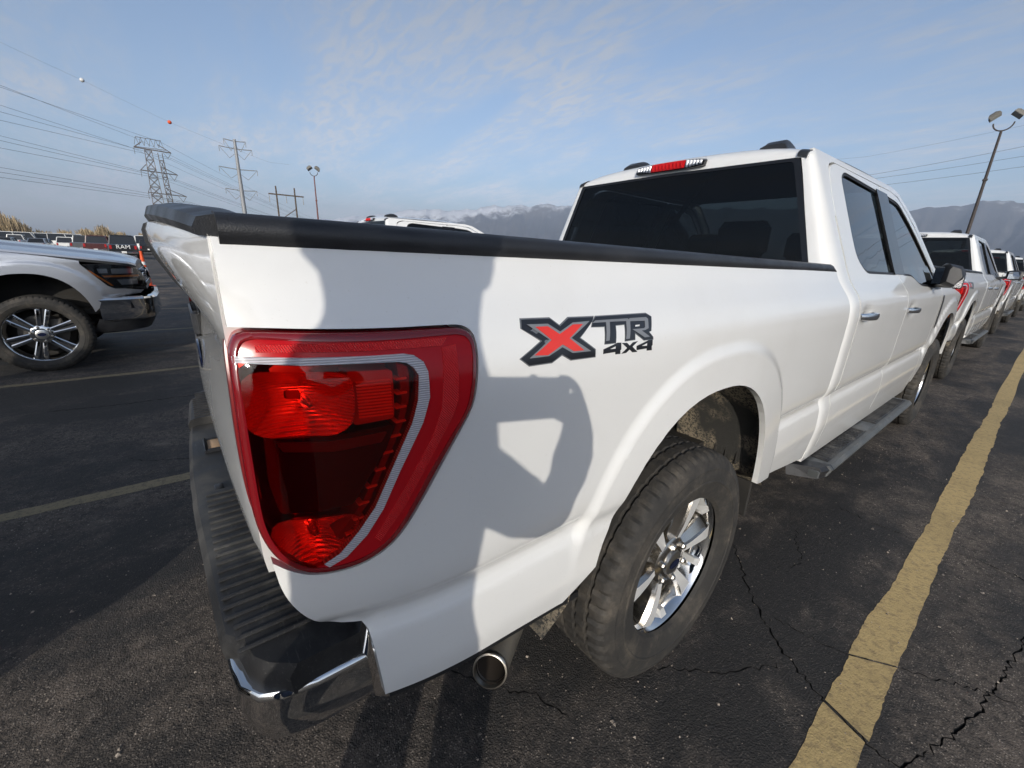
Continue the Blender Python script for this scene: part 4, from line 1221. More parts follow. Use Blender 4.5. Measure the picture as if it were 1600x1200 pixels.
    fb = mk('front_bumper', loft(rings, False, False), CHROME, root, True, 40)
    mk('valance', loft([[(x * .96, y - .03, .53), (x * .93, y - .10, .38), (x * .9, y - .2, .36)] for x, y in fp], False, False), BLACKP, fb, True, 50)
    for s in (1, -1):
        fr = []
        for (t, z) in ((.0, .64), (.0, .72), (1, .725), (1, .645)):
            i0, i1 = (fp[-5], fp[-3])
            fr.append((s * (i0[0] + (i1[0] - i0[0]) * t + .006), i0[1] + (i1[1] - i0[1]) * t + .006, z))
        mk('fog_recess', (fr, [(0, 1, 2, 3), (3, 2, 1, 0)]), BLACKP, fb, False)
    # windscreen, cowl and cabin
    def ws(u, v):
        x = (2 * u - 1) * (.86 - .19 * v); k_ = ((2 * u - 1)) ** 2
        y = (3.60 - .14 * k_) * (1 - v) + (2.70 - .10 * k_) * v
        return (x, y, 1.285 + .605 * v + .02 * math.sin(math.pi * v))
    mk('windshield', grid(15, 9, ws), FRONTGLASS, root, True, 60)
    mk('cowl', box((0, 3.56, 1.26), (1.72, .16, .05), .01), BLACKP, root)
    mk('dashboard', join(box((0, 3.28, 1.14), (1.60, .45, .26), .05), box((0, 2.75, .85), (.34, .9, .25), .04)), CABIN, root)
    mk('cabin_floor', box((0, 2.25, .62), (1.80, 2.30, .06)), CABIN, root)
    mk('headliner', box((0, 1.93, 1.878), (1.26, 1.40, .012)), CABINROOF, root)
    for x, y, w_ in ((-.38, 2.45, .50), (.38, 2.45, .50), (-.40, 1.42, .62), (.40, 1.42, .62)):
        st = mk('seat', join(box((x, y + .28, .86), (w_, .50, .18), .05), loft([[(x - w_ / 2 * q, y + .04 - .16 * t + d_, .86 + .52 * t) for q, d_ in ((-1, -.05), (-.9, .07), (.9, .07), (1, -.05))] for t in np.linspace(0, 1, 4)])), CABIN, root, True, 50)
        hr = mk('headrest', box((x, y - .12, 1.50), (.27, .09, .19), .035), CABIN, st, True, 50)
        mk('headrest_post', join(tube([(x - .06, y - .12, 1.33), (x - .06, y - .12, 1.45)], .007, 8), tube([(x + .06, y - .12, 1.33), (x + .06, y - .12, 1.45)], .007, 8)), CHROME, st)
    mk('seat_belt', loft([[(x_ - .02, y_, z_), (x_ + .02, y_, z_)] for x_, y_, z_ in [(.26, 1.20, 1.86), (.21, 1.19, 1.80), (.12, 1.18, 1.70), (.05, 1.18, 1.60), (.0, 1.17, 1.50), (-.02, 1.17, 1.40), (-.02, 1.17, 1.30)]], False, False), RUBBERSEAL, root, True, 60)
    # underside
    mk('frame', join(box((.42, 1.9, .52), (.09, 5.7, .15), .01), box((-.42, 1.9, .52), (.09, 5.7, .15), .01), box((0, 2.2, .60), (1.5, 5.0, .06))), DARKUNDER, root)
    mk('engine_bay', box((0, 4.0, .78), (1.16, 1.30, .66), .02), DARKUNDER, root)
    mk('bed_underside', box((0, 0, .83), (1.22, 2.0, .10), .01), DARKUNDER, root)
    mk('rear_axle', join(tube([(-.75, 0, .40), (.75, 0, .40)], .045, 14), xform(lathe([(-.15, .02), (-.12, .09), (0, .15), (.10, .13), (.16, .03)], 18), lambda p: (p[0], p[1], p[2] + .40))), DARKUNDER, root)
    mk('leaf_spring', join(box((.60, 0, .50), (.07, 1.3, .05), .01), box((-.60, 0, .50), (.07, 1.3, .05), .01)), DARKUNDER, root)
    for s in (1, -1):
        build_wheel(root, 'wheel', .962, 0.0, style, s)
        build_wheel(root, 'wheel', .962, WB, style, s)
    # ---- bed side decals
    D = [('badge_plate', [(-.718, 1.271), (-.649, 1.269), (-.631, 1.255), (-.603, 1.267), (-.530, 1.265), (-.540, 1.256), (-.585, 1.229), (-.546, 1.204), (-.547, 1.188), (-.617, 1.190), (-.639, 1.202), (-.665, 1.191), (-.719, 1.192), (-.739, 1.207), (-.687, 1.232), (-.724, 1.255)], DECALGREY, .0008),
         ('badge_black', [(-.7155, 1.2688), (-.6497, 1.2668), (-.631, 1.2525), (-.6025, 1.2648), (-.534, 1.263), (-.542, 1.2552), (-.5888, 1.229), (-.5485, 1.203), (-.5493, 1.190), (-.6165, 1.1922), (-.639, 1.2045), (-.6655, 1.1932), (-.7183, 1.1942), (-.736, 1.2072), (-.6828, 1.232), (-.7215, 1.2545)], DECALBLACK, .0014),
         ('badge_frame', [(-.708, 1.261), (-.659, 1.259), (-.635, 1.244), (-.596, 1.257), (-.549, 1.257), (-.610, 1.231), (-.561, 1.202), (-.612, 1.204), (-.637, 1.217), (-.672, 1.205), (-.717, 1.206), (-.666, 1.233)], DECALLIGHT, .0020),
         ('badge_red', [(-.691, 1.256), (-.662, 1.255), (-.638, 1.240), (-.597, 1.254), (-.571, 1.253), (-.616, 1.231), (-.581, 1.206), (-.609, 1.207), (-.636, 1.222), (-.675, 1.207), (-.706, 1.210), (-.661, 1.232)], DECALRED, .0027)]
    T = [('letter_plate', [(-.527, 1.265), (-.359, 1.2625), (-.343, 1.254), (-.357, 1.224), (-.365, 1.223), (-.352, 1.211), (-.352, 1.205), (-.388, 1.206), (-.416, 1.223), (-.418, 1.210), (-.454, 1.210), (-.446, 1.243), (-.474, 1.243), (-.483, 1.209), (-.519, 1.210), (-.510, 1.243), (-.549, 1.245), (-.540, 1.256)], DECALGREY, .0008),
         ('letter_black', [(-.526, 1.2632), (-.3597, 1.2608), (-.3447, 1.2535), (-.359, 1.2248), (-.3675, 1.2235), (-.3537, 1.2107), (-.3537, 1.2065), (-.3876, 1.2075), (-.4174, 1.2262), (-.4194, 1.2115), (-.4524, 1.2115), (-.4444, 1.2445), (-.4756, 1.2445), (-.4846, 1.2105), (-.5174, 1.2115), (-.5084, 1.2445), (-.5465, 1.2463), (-.5385, 1.2562)], DECALBLACK, .0014),
         ('letter_t', [(-.531, 1.257), (-.429, 1.255), (-.432, 1.250), (-.491, 1.252), (-.504, 1.217), (-.514, 1.217), (-.502, 1.252), (-.543, 1.253)], DECALLIGHT, .0020),
         ('letter_r', [(-.421, 1.255), (-.365, 1.254), (-.360, 1.250), (-.367, 1.231), (-.381, 1.228), (-.393, 1.228), (-.366, 1.213), (-.385, 1.213), (-.420, 1.231), (-.425, 1.233), (-.383, 1.232), (-.378, 1.234), (-.373, 1.247), (-.425, 1.249), (-.438, 1.215), (-.450, 1.215), (-.437, 1.251)], DECALLIGHT, .0020)]
    B = [('numeral_four', [(-.523, 1.201), (-.477, 1.210), (-.466, 1.209), (-.467, 1.195), (-.470, 1.194), (-.470, 1.186), (-.486, 1.187), (-.486, 1.192), (-.524, 1.192)], [[(-.504, 1.1995), (-.484, 1.2035), (-.485, 1.1985)]]),
         ('letter_x', [(-.464, 1.208), (-.447, 1.207), (-.438, 1.200), (-.426, 1.206), (-.409, 1.207), (-.429, 1.197), (-.411, 1.184), (-.429, 1.185), (-.439, 1.192), (-.450, 1.186), (-.466, 1.186), (-.447, 1.196)], []),
         ('numeral_four', [(-.414, 1.197), (-.367, 1.206), (-.355, 1.205), (-.356, 1.193), (-.359, 1.192), (-.358, 1.182), (-.377, 1.183), (-.377, 1.188), (-.414, 1.188)], [[(-.397, 1.195), (-.375, 1.200), (-.376, 1.194)]])]
    if style == 'hero':
        for s in (1,):
            dc = empty('side_badge', (s * .98, -.55, 1.22), 0, root)
            def dmap(off): return lambda y, z: (Xs(y, z) + off - .98, (y + .55) * (1 if s > 0 else 1), z - 1.22)
            hole = {'letter_black': [[(-.4105, 1.2405), (-.393, 1.2405), (-.395, 1.237), (-.412, 1.237)]], 'letter_plate': [[(-.4105, 1.2405), (-.393, 1.2405), (-.395, 1.237), (-.412, 1.237)]]}
            for nm, ol, mt, off in D + T:
                panel(nm, ol[::-1], dmap(off), mt, dc, holes=hole.get(nm, []), du=.02, dv=.02, hb=.012, flange=.0008, mir=s < 0)
            for nm, ol, hs in B:
                panel(nm, ol[::-1], dmap(.001), DECALBLACK, dc, holes=hs, du=.02, dv=.02, hb=.01, flange=.0008, mir=s < 0)
    return root
# ------------------------------------------------------------------ trucks in the lot
truck = build_truck('pickup_truck', 'hero')
tag(truck, 'large white pickup truck in the foreground with X TR 4x4 badge on its bed', 'pickup truck', 'white pickup trucks parked nose to tail')
open_mirrors = [build_mirror(truck, s, False) for s in (1, -1)]
def place_copy(src, x, y, label, group='white pickup trucks parked nose to tail'):
    c = src.copy(); COL.objects.link(c)
    for ch in src.children:
        if ch.name.split('.')[0] != 'side_mirror': copy_tree(ch, c)
    for m_ in open_mirrors: copy_tree(m_, c)
    c.location = (x, y, 0); tag(c, label, 'pickup truck', group); return c
place_copy(truck, -.10, 6.72, 'white pickup truck parked directly ahead of the foreground truck, beside its mirror')
place_copy(truck, -.14, 13.75, 'white pickup truck third in the row along the yellow line')
place_copy(truck, -.12, 20.6, 'white pickup truck fourth in the row along the yellow line')
place_copy(truck, -.05, 27.5, 'white pickup truck fifth in the row, cut by the right edge of the picture')
place_copy(truck, -6.0, .45, 'white pickup truck whose roof shows above the bed rail of the foreground truck')
place_copy(truck, -.02, -7.58, 'white pickup truck parked behind the photographer, casting its shadow on the asphalt')

def swap_paint(o, a, b):
    if o.type == 'MESH':
        for sl in o.material_slots:
            if sl.material == a:
                sl.link = 'OBJECT'; sl.material = b
    for ch in o.children: swap_paint(ch, a, b)
sv = truck.copy(); COL.objects.link(sv); sv.name = 'pickup_truck'
for ch in truck.children:
    if ch.name.split('.')[0] in ('wheel', 'side_badge', 'side_mirror'): continue
    copy_tree(ch, sv)
for m_ in open_mirrors: copy_tree(m_, sv)
for m_ in open_mirrors:
    for ch in list(m_.children): bpy.data.objects.remove(ch)
    bpy.data.objects.remove(m_)
sv.location = (-6.0, -6.40, 0)
for s in (1, -1):
    for y in (0, WB): build_wheel(sv, 'wheel', .962, y, 'silver', s)
swap_paint(sv, WHITE, SILVER)
if 'group' in sv.keys(): del sv['group']
tag(sv, 'silver pickup truck at the left edge with amber headlight and chrome bumper', 'pickup truck')
HAZE = 1.15e-4
# ------------------------------------------------------------------ surroundings
CX, CY, CZ = CAM_POS
def at(az, D, el=None, z=None):
    a = math.radians(az)
    return (CX - D * math.sin(a), CY + D * math.cos(a), (CZ + D * math.tan(math.radians(el))) if el is not None else (z or 0.0))
GALV = principled('galvanised_steel', (.30, .31, .32), .6, .3)
LATTICE = principled('lattice_steel', (.17, .15, .14), .7, .2)
WOODPOLE = principled('weathered_pole', (.10, .075, .055), .9)
RUSTPOLE = principled('rust_red_pole', (.17, .06, .05), .7)
DARKPOLE = principled('dark_pole', (.055, .045, .042), .7)
FLOODGREY = principled('flood_housing', (.17, .16, .14), .6)
FLOODGLASS = principled('flood_glass', (.42, .42, .40), .25)
WIRE = principled('wire', (.10, .11, .13), .6)
CONEO = principled('cone_orange', (.80, .10, .02), .5)
CONEW = principled('cone_white_band', (.78, .78, .76), .4)

# mountains
MAZ = [-60, -40, -20, -5, 3.6, 5.1, 8.6, 10.6, 20, 30, 40, 46, 50, 54.7, 57, 60.3, 64.3, 66, 68.1, 71, 74, 79, 83, 88, 95]
MEL = [2.2, 3.0, 4.5, 5.5, 5.75, 6.05, 5.7, 5.6, 5.9, 6.3, 6.5, 6.35, 6.2, 6.05, 5.7, 5.35, 5.05, 4.9, 4.4, 4.1, 3.75, 2.95, 1.8, .9, .3]
def fbm1(x, seed, octs=6):
    r = np.random.default_rng(seed); v = 0; a = 1; f_ = 1
    for _ in range(octs):
        ph = r.random() * 100
        v += a * math.sin(x * f_ + ph) * math.cos(x * f_ * .63 + ph * 1.7); a *= .55; f_ *= 2.03
    return v
def mountain_mat():
    m = principled('mountain_rock', (.12, .11, .105), .95); t = NT(m); v = t.coord()
    sepn = t.n('ShaderNodeSeparateXYZ'); t.l(v, sepn.inputs[0])
    rock = t.mix(t.ramp(t.noise(v, .0011, 8, .65), .4, .62), (.06, .06, .065), (.11, .10, .095))
    at_ = t.n('ShaderNodeAttribute'); at_.attribute_name = 'snow'
    f = t.ramp(t.math('ADD', at_.outputs['Fac'], t.math('MULTIPLY', t.math('SUBTRACT', t.noise(v, .0024, 9, .72), .5), 1.1)), .62, .86)
    t.set('Base Color', t.mix(f, rock, (.78, .80, .84)))
    t.bump(t.noise(v, .003, 8, .65), .6, 60)
    return m
def mountains():
    rows = 22; snow = []; azs = np.arange(-60, 95.01, .22); verts = []; n = len(azs)
    for j in range(rows):
        q = j / (rows - 1)
        for az in azs:
            el = float(np.interp(az, MAZ, MEL))
            H = 9000 * math.tan(math.radians(el)) * (1 + .0) + 30 * fbm1(az * 1.1, 5, 6) * min(1, el / 3)
            if q <= .72:
                s_ = q / .72; R_ = 5200 + 3800 * s_
                spur = .5 + .5 * math.sin(az * 1.15 + 1.5 * math.sin(az * .4)) * math.cos(az * .5)
                h = H * (s_ ** 1.5 * (1 - .32 * spur * math.sin(math.pi * s_)))
                h += (45 * fbm1(az * 2.3 + s_ * 5, 11, 5)) * math.sin(math.pi * s_)
                R_ += 260 * fbm1(az * 1.7 + s_ * 3, 17, 4) * math.sin(math.pi * s_)
            else:
                s_ = (q - .72) / .28; R_ = 9000 + 2500 * s_; h = H * (1 - s_)
            if j == 0: h = -5
            a = math.radians(az)
            verts.append((CX - R_ * math.sin(a), CY + R_ * math.cos(a), h))
            amt = float(np.interp(az, [-20, 0, 12, 30, 42, 50, 58, 85], [.55, .66, .60, .5, .66, .84, 1.0, 1.0])); snow.append(amt * max(0, h) / max(H, 1) * (1.0 if q <= .72 else 1.2))
    F = [(j * n + i, (j + 1) * n + i, (j + 1) * n + i + 1, j * n + i + 1) for j in range(rows - 1) for i in range(n - 1)]
    o = mk('mountain_range', (verts, F), mountain_mat(), None, True, None)
    o.data.attributes.new('snow', 'FLOAT', 'POINT').data.foreach_set('value', np.array(snow, dtype=np.float32))
    tag(o, kind='structure')
mountains()

# air: pale even haze round the whole place
hz = mk('haze', box((0, 0, 574), (26000, 26000, 1150)), None, None, False)
hm = bpy.data.materials.new('haze_air'); hm.use_nodes = True
for x in list(hm.node_tree.nodes): hm.node_tree.nodes.remove(x)
ho_ = hm.node_tree.nodes.new('ShaderNodeOutputMaterial'); hp_ = hm.node_tree.nodes.new('ShaderNodeVolumePrincipled')
hp_.inputs['Color'].default_value = (.57, .68, .87, 1); hp_.inputs['Density'].default_value = HAZE; hp_.inputs['Anisotropy'].default_value = .0
hm.node_tree.links.new(hp_.outputs[0], ho_.inputs['Volume'])
hz.data.materials.clear(); hz.data.materials.append(hm)
tag(hz, 'pale blue haze over the far mountains', 'haze', kind='stuff')

# power line: lattice tower
def bar(p, q, r=.10): return tube([p, q], r, 4)
TX, TY, _ = at(89.9, 250)
tw = empty('lattice_tower', (TX, TY, 0)); tw.scale = (.75, .72, 1); tag(tw, 'steel lattice transmission tower with two legs and crossarms, left of the pole', 'tower')
ld = Vector((.60, -.80, 0)); ld.normalize()       # direction across the line at the tower
def column(off, w0, w1, H, step, nm, r):
    ps = []
    def cn(z, i):
        t = z / H; w_ = (w0 + (w1 - w0) * t) / 2; c, s_ = ((1, 1), (-1, 1), (-1, -1), (1, -1))[i]
        return (off[0] * (1 - t * off[2]) + c * w_, off[1] * (1 - t * off[2]) + s_ * w_, z)
    zs = list(np.arange(0, H + .01, step))
    for i in range(4):
        ps.append(bar(cn(0, i), cn(H, i), r * 1.3))
        for a, b in zip(zs[:-1], zs[1:]):
            ps.append(bar(cn(a, i), cn(b, (i + 1) % 4), r * .6)); ps.append(bar(cn(b, i), cn(a, (i + 1) % 4), r * .6))
            ps.append(bar(cn(b, i), cn(b, (i + 1) % 4), r * .6))
    mk(nm, join(*ps), LATTICE, tw, False)
column((0.4, -1.8, 0), 7.0, 3.2, 38.5, 3.5, 'lattice_column', .16)
column((1.6, 4.6, .25), 3.0, 2.0, 38.0, 3.2, 'lattice_column', .15)
for z, l0, l1 in ((40.0, -8.0, 8.8), (31.5, -7.0, 10.0), (23.0, -5.6, 12.5)):
    ps = []
    for d_ in (-1, 1):
        A = (d_ * .8, l0, z - .8); B = (d_ * .8, l1, z - 1.2)
        ps += [bar(A, B, .13), bar((d_ * .8, -4, z + 1.6), A, .09), bar((d_ * .8, 3, z + 1.4), B, .09)]
    ps += [bar((0, l0, z - .8), (0, l0, z - 3.4), .10), bar((0, l1, z - 1.2), (.3, l1 - 2.0, z - 3.6), .10), bar((0, l1 - 4, z - 1.2), (.3, l1 - 2.0, z - 3.6), .10)]
    mk('crossarm', join(*ps), LATTICE, tw, False)
ps = []
for y0 in np.arange(-7.5, 5.5, 2.2):
    ps += [bar((0, y0, 40.2), (0, y0 + 1.1, 43.2), .09), bar((0, y0 + 1.1, 43.2), (0, y0 + 2.2, 40.2), .09)]
ps += [bar((0, -6.4, 43.2), (0, 5.0, 43.0), .11), bar((0, -7.8, 39.5), (0, 6.6, 39.6), .11)]
mk('top_truss', join(*ps), LATTICE, tw, False)

# steel monopole with crossarms
MX, MY, _ = at(82.92, 200)
mp_ = empty('steel_pole', (MX, MY, 0)); tag(mp_, 'tall grey steel transmission pole with four crossarms, right of lattice tower', 'pole')
mk('shaft', tube([(0, 0, 0), (0, 0, 38.6)], [.95, .45], 14), GALV, mp_)
for z, hl in ((37.9, 3.4), (35.4, 5.1), (28.6, 6.0), (21.4, 5.0)):
    mk('crossarm', join(tube([(0, -hl, z + .35), (0, 0, z), (0, hl, z + .35)], .16, 6), bar((0, -hl, z + .4), (0, -hl, z - 1.4), .09), bar((0, hl, z + .4), (0, hl, z - 1.4), .09),
                        bar((0, -hl * .95, z), (0, -hl * .45, z - 3.2), .07), bar((0, 0, z - 1.2), (0, -hl * .45, z - 3.2), .07), bar((0, hl * .95, z), (0, hl * .45, z - 3.2), .07), bar((0, 0, z - 1.2), (0, hl * .45, z - 3.2), .07)), GALV, mp_, True)
# wooden H-frame
HX, HY, _ = at(78.7, 125)
hf = empty('wooden_power_pole', (HX, HY, 0)); tag(hf, 'wooden H-frame power pole with one crossbeam, left of the floodlight pole', 'pole')
for d_ in (-2.05, 2.05): mk('pole', tube([(0, d_, 0), (0, d_, 15.6)], [.22, .16], 10), WOODPOLE, hf)
mk('crossbeam', box((.15, .1, 13.75), (.22, 7.8, .28), .02), WOODPOLE, hf)
mk('brace', bar((.1, -2.0, 7.8), (.1, 2.05, 10.8), .09), WOODPOLE, hf)
for d_ in (-3.7, 0, 3.8): mk('insulator', tube([(.15, d_, 13.6), (.15, d_, 11.9)], [.06, .10], 8), GALV, hf)
# far small pylons
for az, D, h, nm in ((72.7, 900, 42, 'a'), (69.8, 1000, 40, 'b'), (67.9, 760, 30, 'c')):
    q = at(az, D); e = empty('far_power_pole', q)
    tag(e, {'a': 'tiny far transmission pole left of the white truck roof, nearest the floodlight', 'b': 'tiny far transmission pole between two others above the bed rail', 'c': 'tiny far single pole closest to the white truck roof'}[nm], 'pole')
    mk('shaft', tube([(0, 0, 0), (0, 0, h)], [.9, .5], 6), GALV, e)
    mk('crossarm', join(bar((0, -7, h - 3), (0, 7, h - 3), .35), bar((0, -6, h - 11), (0, 6, h - 11), .35)), GALV, e)

ORD = ['topmost', 'second from the top', 'third from the top', 'fourth from the top', 'fifth from the top', 'sixth from the top', 'seventh from the top', 'eighth from the top', 'third from the bottom', 'second from the bottom', 'lowest']
# conductors
def wire(p, r=.05, label=None, group=None):
    o = mk('power_line', tube(p, r, 4, False), WIRE, None, True, None)
    tag(o, label, 'power line', group); return o
zA = [42.8, 42.6, 38.8, 36.6, 36.2, 30.4, 28.0, 27.6, 21.8, 19.6, 19.2]
zL = [46.5, 44.0, 40.4, 36.5, 34.0, 31.2, 28.5, 26.4, 21.8, 19.6, 18.2]
offs = [-6, 4, -8, 8, 7.0, -7, 9.5, 8.5, -5.6, 12, 11]
for i, (za, zl) in enumerate(zip(zA, zL)):
    A_ = Vector((TX, TY, 0)) + Vector((0, 1, 0)) * offs[i] * .8
    B_ = Vector((TX + 150, TY - 118, 0)) + ld * offs[i] * .5
    pts = []
    for t in np.linspace(1.15, 0, 26):
        q = A_.lerp(B_, t); z = za + (zl - za) * (t / .35) * (1.0 + .25 * (t - .35)); pts.append((q.x, q.y, z))
    C_ = Vector((-760, 260, 0)) + Vector((.3, 1, 0)) * offs[i] * .8
    for t in np.linspace(.04, 1, 22):
        q = A_.lerp(C_, t); z = za + (24 + (za - 30) * .4 - za) * t - 26 * t * (1 - t); pts.append((q.x, q.y, z))
    wire(pts, .045, '%s of the thin power lines strung through the lattice tower' % ORD[i], 'power lines through the lattice tower')
for i, (el0, el1) in enumerate(((8.6, 10.0), (8.25, 9.25), (7.6, 8.45), (10.3, 11.6))):
    pts = [at(az, 160, float(np.interp(az, [4.5, 15.4], [el1, el0]) + .0012 * (az - 10) ** 2)) for az in np.linspace(34, -16, 30)]
    wire(pts, .035 if i < 3 else .02, ['upper thick one', 'middle one', 'lowest one', 'faint topmost one'][i] + ' of the power lines crossing the sky at the right pole', 'power lines at the right')
# marker balls on a sky wire
ballw = [at(az, 110, float(np.interp(az, [80, 88.12, 93.79, 104], [8.8, 11.17, 13.21, 16.4]))) for az in np.linspace(104, 78, 30)]
wire(ballw, .012, 'faint sky wire that carries the marker balls')
for az, el, mt, lb in ((93.79, 13.21, CONEW, 'white marker ball hanging high in the left sky'), (88.12, 11.17, CONEO, 'small orange marker ball on a sky wire above the lattice tower')):
    q = at(az, 110, el)
    o = mk('marker_ball', join(lathe([(.32 * math.cos(t), .32 * math.sin(t) + 1e-4) for t in np.linspace(0, math.pi, 13)], 20, 'z'), lathe([(-.05, .328), (.05, .328)], 20, 'z')), mt, None, True, 60, q)
    tag(o, lb, 'marker ball')

# floodlight poles
def flood(nm, az, D, H, mat, label, rz, spread, sc=1.0):
    q = at(az, D); e = empty(nm, q, rz); tag(e, label, 'light pole')
    mk('pole', tube([(0, 0, 0), (0, 0, H)], [.11, .06], 12), mat, e)
    mk('collar', box((0, 0, H * .72), (.22, .22, .12), .02), mat, e)
    arc = [(0, -.42 * math.cos(t), H + .42 - .42 * math.sin(t)) for t in np.linspace(0, math.pi, 13)]
    mk('yoke', tube(arc, .035, 8), DARKPOLE, e)
    for s_ in (-1, 1):
        c = Vector((0, s_ * spread, H + .80)); rot = Matrix.Rotation(math.radians(-38) * s_, 4, 'X') @ Matrix.Rotation(math.radians(16), 4, 'Y') @ Matrix.Scale(sc, 4)
        hv = loft([[(-.30, -.36, -.10), (.30, -.36, -.10), (.30, .36, -.10), (-.30, .36, -.10)], [(-.28, -.34, .10), (.28, -.34, .10), (.28, .34, .10), (-.28, .34, .10)], [(-.14, -.18, .28), (.14, -.18, .28), (.14, .18, .28), (-.14, .18, .28)]])
        tr = lambda v_: [tuple(rot @ Vector(p) + c) for p in v_]
        h = mk('flood_head', (tr(hv[0]), hv[1]), FLOODGREY, e, True, 30)
        gv = box((0, 0, -.105), (.54, .66, .02)); mk('flood_glass', (tr(gv[0]), gv[1]), FLOODGLASS, h, False)
flood('floodlight_pole', 75.6, 60, 9.7, RUSTPOLE, 'rust red pole with two floodlight heads above the bed rail', math.radians(75.6 + 84), .42, .85)
flood('floodlight_pole', 6.35, 39.5, 9.3, DARKPOLE, 'tall dark pole with two floodlight heads at the right edge', math.radians(6.35 + 96), .46, .72)

# traffic cone
cn_ = empty('traffic_cone', (-16.75, -1.93, 0)); tag(cn_, 'tall slim orange traffic cone with white bands behind the silver truck', 'traffic cone')
mk('cone_base', box((0, 0, .03), (.40, .40, .06), .015), CONEO, cn_)
mk('cone_body', lathe([(.06, .14), (.10, .125), (1.06, .035), (1.12, .04), (1.13, .001)], 24, 'z'), CONEO, cn_)
for z0, z1 in ((.50, .63), (.70, .80)):
    r_ = lambda z: .125 + (z - .10) * (.035 - .125) / .96 + .003
    mk('white_band', lathe([(z0, r_(z0)), (z1, r_(z1))], 24, 'z'), CONEW, cn_)

# vehicles in the far rows
CARGLASS = principled('far_glass', (.02, .022, .026), .1)
FARTAIL = principled('far_tail_lamp', (.40, .012, .012), .3)
FARWHITE = principled('far_white_paint', (.78, .78, .76), .35, 0, .5, .5)
def far_vehicle(kind, mat, loc, rz, label, group):
    e = empty({'car': 'parked_car', 'suv': 'parked_suv', 'van': 'parked_van', 'pickup': 'parked_pickup'}[kind], loc, rz)
    tag(e, label, {'car': 'car', 'suv': 'car', 'van': 'van', 'pickup': 'pickup truck'}[kind], group)
    L_, W_, zb, zt, prof = {'car': (4.6, 1.82, .95, 1.46, [(-1.7, -1.15), (1.05, .35)]), 'suv': (4.7, 1.9, 1.05, 1.75, [(-2.2, -2.0), (1.1, .4)]),
                            'van': (5.6, 2.0, 1.25, 2.45, [(-2.75, -2.65), (2.1, 1.5)]), 'pickup': (5.8, 2.0, 1.20, 1.93, [(-.75, -.65), (1.55, .85)])}[kind]
    h = L_ / 2
    sec = lambda x, z0, z1, w_: [(x, -w_, z0), (x, -w_ * 1.02, z0 + (z1 - z0) * .55), (x, -w_ * .93, z1), (x, w_ * .93, z1), (x, w_ * 1.02, z0 + (z1 - z0) * .55), (x, w_, z0)]
    w_ = W_ / 2
    mk('body', loft([sec(-h, .45, zb * .96, w_ * .9), sec(-h + .12, .32, zb, w_ * .97), sec(-h * .5, .28, zb, w_), sec(h * .35, .28, zb, w_), sec(h - .5, .30, zb * .92, w_ * .97), sec(h, .42, zb * .75, w_ * .86)]), mat, e, True, 40)
    (b0, t0), (b1, t1) = prof
    cab = loft([[(b0, -w_ * .9, zb - .02), (b1, -w_ * .9, zb - .02), (b1, w_ * .9, zb - .02), (b0, w_ * .9, zb - .02)], [(t0, -w_ * .74, zt), (t1, -w_ * .74, zt), (t1, w_ * .74, zt), (t0, w_ * .74, zt)]])
    mk('greenhouse', cab, CARGLASS, e, False)
    mk('roof', loft([[(t0 - .03, -w_ * .77, zt - .04), (t1 + .03, -w_ * .77, zt - .04), (t1 + .03, w_ * .77, zt - .04), (t0 - .03, w_ * .77, zt - .04)], [(t0 + .06, -w_ * .68, zt + .05), (t1 - .06, -w_ * .68, zt + .05), (t1 - .06, w_ * .68, zt + .05), (t0 + .06, w_ * .68, zt + .05)]]), mat, e, False)
    for sx, b_, t_ in ((1, b0, t0), (1, b1, t1), (1, (b0 + b1) / 2, (t0 + t1) / 2)):
        for sy in (-1, 1):
            mk('pillar', bar((b_, sy * w_ * .91, zb - .02), (t_, sy * w_ * .75, zt), .055), mat, e, False)
    for x in (-h * .62, h * .62):
        for sy in (-1, 1):
            mk('wheel', xform(lathe([(-.11, .16), (-.11, .33), (.11, .33), (.11, .16), (.09, .02)], 16, 'y'), lambda p, x=x, sy=sy: (p[0] + x, p[1] + sy * (w_ - .08), p[2] + .335)), TYRE, e, True, 40)
    for sy in (-1, 1):
        mk('tail_lamp', box((-h - .005, sy * w_ * .80, zb * .80), (.05, .16, .30 if kind in ('pickup', 'van', 'suv') else .16), .01), FARTAIL, e, False)
        mk('head_lamp', box((h - .08, sy * w_ * .66, zb * .66), (.10, .30, .13), .02), CLEARCHIP, e, False)
    mk('bumper', box((-h - .03, 0, .52), (.10, W_ * .9, .16), .02), CHROME if kind == 'pickup' else BLACKP, e, False)
    mk('number_plate', box((-h - .09, 0, .62 if kind != 'pickup' else .56), (.02, .32, .16)), TAGWHITE, e, False)
    return e
def text_mesh(nm, body, size, mat, parent, loc, rot):
    cu = bpy.data.curves.new(nm + '_curve', 'FONT'); cu.body = body; cu.size = size; cu.align_x = 'CENTER'; cu.align_y = 'CENTER'; cu.extrude = .01
    tmp = bpy.data.objects.new(nm + '_tmp', cu)
    me = bpy.data.meshes.new_from_object(tmp); bpy.data.objects.remove(tmp)
    me.materials.clear(); me.materials.append(mat)
    o = bpy.data.objects.new(nm, me); o.location = loc; o.rotation_euler = rot
    return link(o, parent)
q = at(93.55, 53)
ram = far_vehicle('pickup', BLACKCAR, (q[0], q[1], 0), math.radians(180 + 3), 'black pickup truck seen from behind with RAM lettered on its tailgate', 'vehicles in the far rows')
text_mesh('tailgate_letters', 'RAM', .46, TAGWHITE, ram, (-2.93, 0, .98), (math.radians(90), 0, math.radians(-90)))
